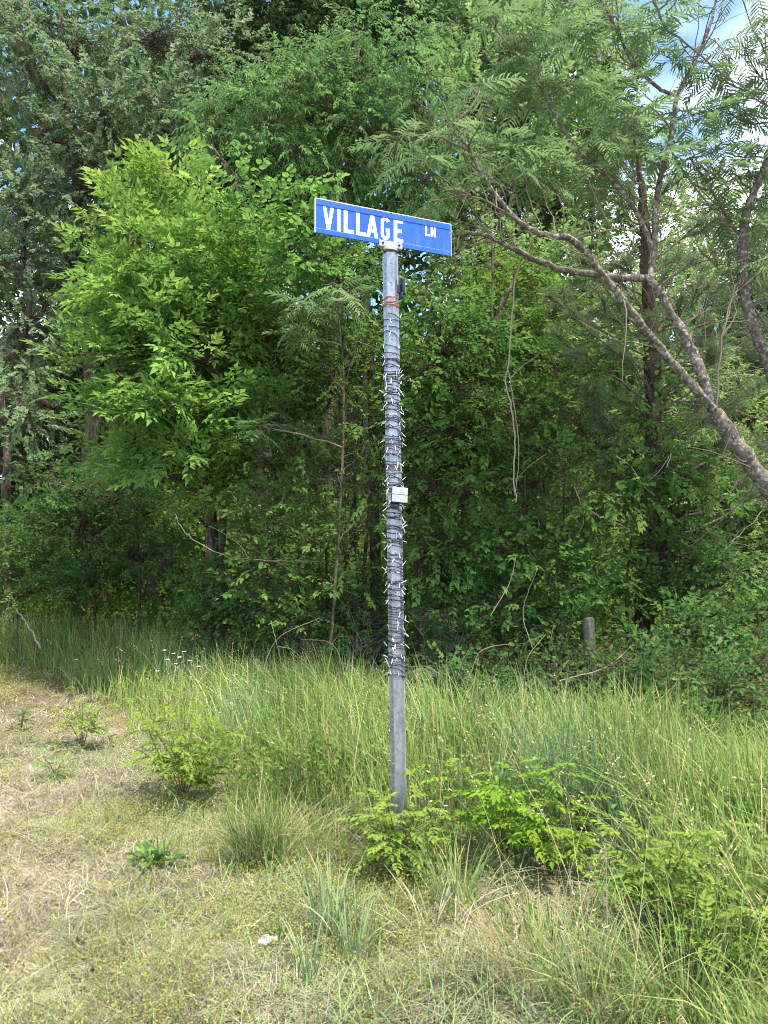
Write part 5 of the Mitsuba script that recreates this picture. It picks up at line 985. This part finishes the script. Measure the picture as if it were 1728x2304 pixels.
def stalk(label, pts, r, seed):
    rng = np.random.default_rng(seed); key = thing('dead_stalk', label, 'stalk'); p = resample(pts, 14, .0015, rng); p[0, 2] -= .05
    part(key, 'stem', Soup().add(*tube(p, np.linspace(r, r * .55, 14), 6)).shape('twig_pale', smooth=True))
    s = Soup()
    for k in range(5):
        i = rng.integers(6, 13); e = p[i] + unit(rng.normal(0, 1, 3) + [0, 0, .8]) * rng.uniform(.03, .09); s.add(*tube(np.array([p[i], (p[i] + e) / 2, e]), [r * .4, r * .3, r * .2], 4))
    part(key, 'side_twigs', s.shape('twig_pale'), kind='stuff')
stalk('upright pale dead stalk left of the lower right seedling', [(0.837, 2.95, -0.038), (0.832, 2.95, 0.171), (0.831, 2.95, 0.39), (0.831, 2.95, 0.525)], .0030, 401)
stalk('pale dead stalk bent over to the left of the upright one', [(0.826, 2.95, -0.004), (0.785, 2.95, 0.154), (0.753, 2.95, 0.288), (0.716, 2.95, 0.381), (0.69, 2.95, 0.381)], .0026, 402)
stalk('pale dead stalk leaning right towards the lower right seedling', [(0.893, 3, 0.011), (0.93, 3, 0.121), (0.967, 3, 0.232), (0.989, 3, 0.292)], .0034, 403)
stalk('reddish thin dry stalk nearest the bottom right of the turf', [(0.684, 2.7, 0.048), (0.646, 2.7, 0.185), (0.608, 2.7, 0.292)], .0030, 404)
stalk('long pale dry stem lying across the grass at right', [(1.366, 3.2, 0.014), (1.562, 3.3, -0.073), (1.727, 3.4, -0.163)], .003, 405)

scene['paper_white'] = {'type': 'twosided', 'bsdf': {'type': 'diffuse', 'reflectance': rgb(.46, .47, .47)}}
def scrap():
    rng = np.random.default_rng(91); key = thing('paper_scrap', 'crumpled white scrap lying on the turf at bottom centre left', 'litter')
    u, w = np.meshgrid(np.linspace(-1, 1, 15), np.linspace(-1, 1, 12), indexing='ij'); p = np.stack([u * 2.1, w * 1.7, 0 * u], -1)
    h = np.abs(meshkit.fbm(p + 4, 3, 5) - .5) * 2.4 + .25 * np.cos(u * 2.2) * np.cos(w * 2.0)
    v = np.stack([u * .036 + .016 * (meshkit.noise(p * 1.7, 8) - .5), w * .028 + .016 * (meshkit.noise(p * 1.7 + 9, 8) - .5), .034 * h], -1).reshape(-1, 3); n = 12
    i, j = np.meshgrid(np.arange(14), np.arange(11), indexing='ij'); q = np.stack([i * n + j, (i + 1) * n + j, (i + 1) * n + j + 1, i * n + j + 1], -1).reshape(-1, 4)
    o = np.array((-0.467, 3.2, 0.083)); o[2] = float(gz(o[0], o[1])) + .03
    part(key, 'sheet', mikit.ply((v + o, q), 'paper_white'))
scrap()

def flowers():
    rng = np.random.default_rng(95); head_c = (.80, .80, .76)
    spots3 = [(-2.333, 8.6, 0.514), (-2.239, 8.5, 0.486), (-2.37, 8.5, 0.461), (-2.215, 8.6, 0.534), (-2.127, 8.5, 0.446), (-2.252, 8.4, 0.43), (-2.464, 8.7, 0.537), (-1.332, 6.8, 0.308), (-1.191, 6.8, 0.28), (-1.014, 6.7, 0.28), (-1.953, 8.2, 0.429), (-2.392, 8.2, 0.38), (2.2, 5.2, 0.096), (2.202, 5.1, 0.095), (2.126, 5.1, 0.081), (2.308, 5.2, 0.111), (2.276, 5, 0.096), (-3.647, 9.2, 0.367)]
    for i, c in enumerate(spots3):
        c = np.array(c); c[2] = max(c[2], .18); left = c[0] < 0
        far = c[1] > 8.0
        where = ('white wild flower in the loose cluster at the shaded wood edge left of the post', 'white flowers at the wood edge') if left and far else \
                ('white wild flower nearer than the cluster, in the bright grass left of the post', 'white flowers in the grass left of the post') if left else \
                ('white wild flower in the tall grass at right below the bramble', 'white flowers at right')
        key = thing('wild_flower', where[0], 'flower', where[1])
        part(key, 'stem', Soup().add(*tube(np.array([[c[0] + .03, c[1], 0], [c[0] + .01, c[1], c[2] * .6], c]), [.0022, .002, .0016], 4)).shape('twig_green'))
        n = 9; a = np.arange(n) * 6.28 / n; s = Soup(); d = np.stack([np.cos(a), np.sin(a) * .8, .25 + 0 * a], 1); d[:, 1] -= .3 * (d[:, 1] > 0)
        s.add(*set_leaves(LEAF2, np.repeat(c[None], n, 0), unit(d), np.repeat([[0, -.5, 1.0]], n, 0), np.full(n, .024), np.full(n, .012), np.repeat([head_c], n, 0)))
        part(key, 'petals', s.shape('straw'))
flowers()
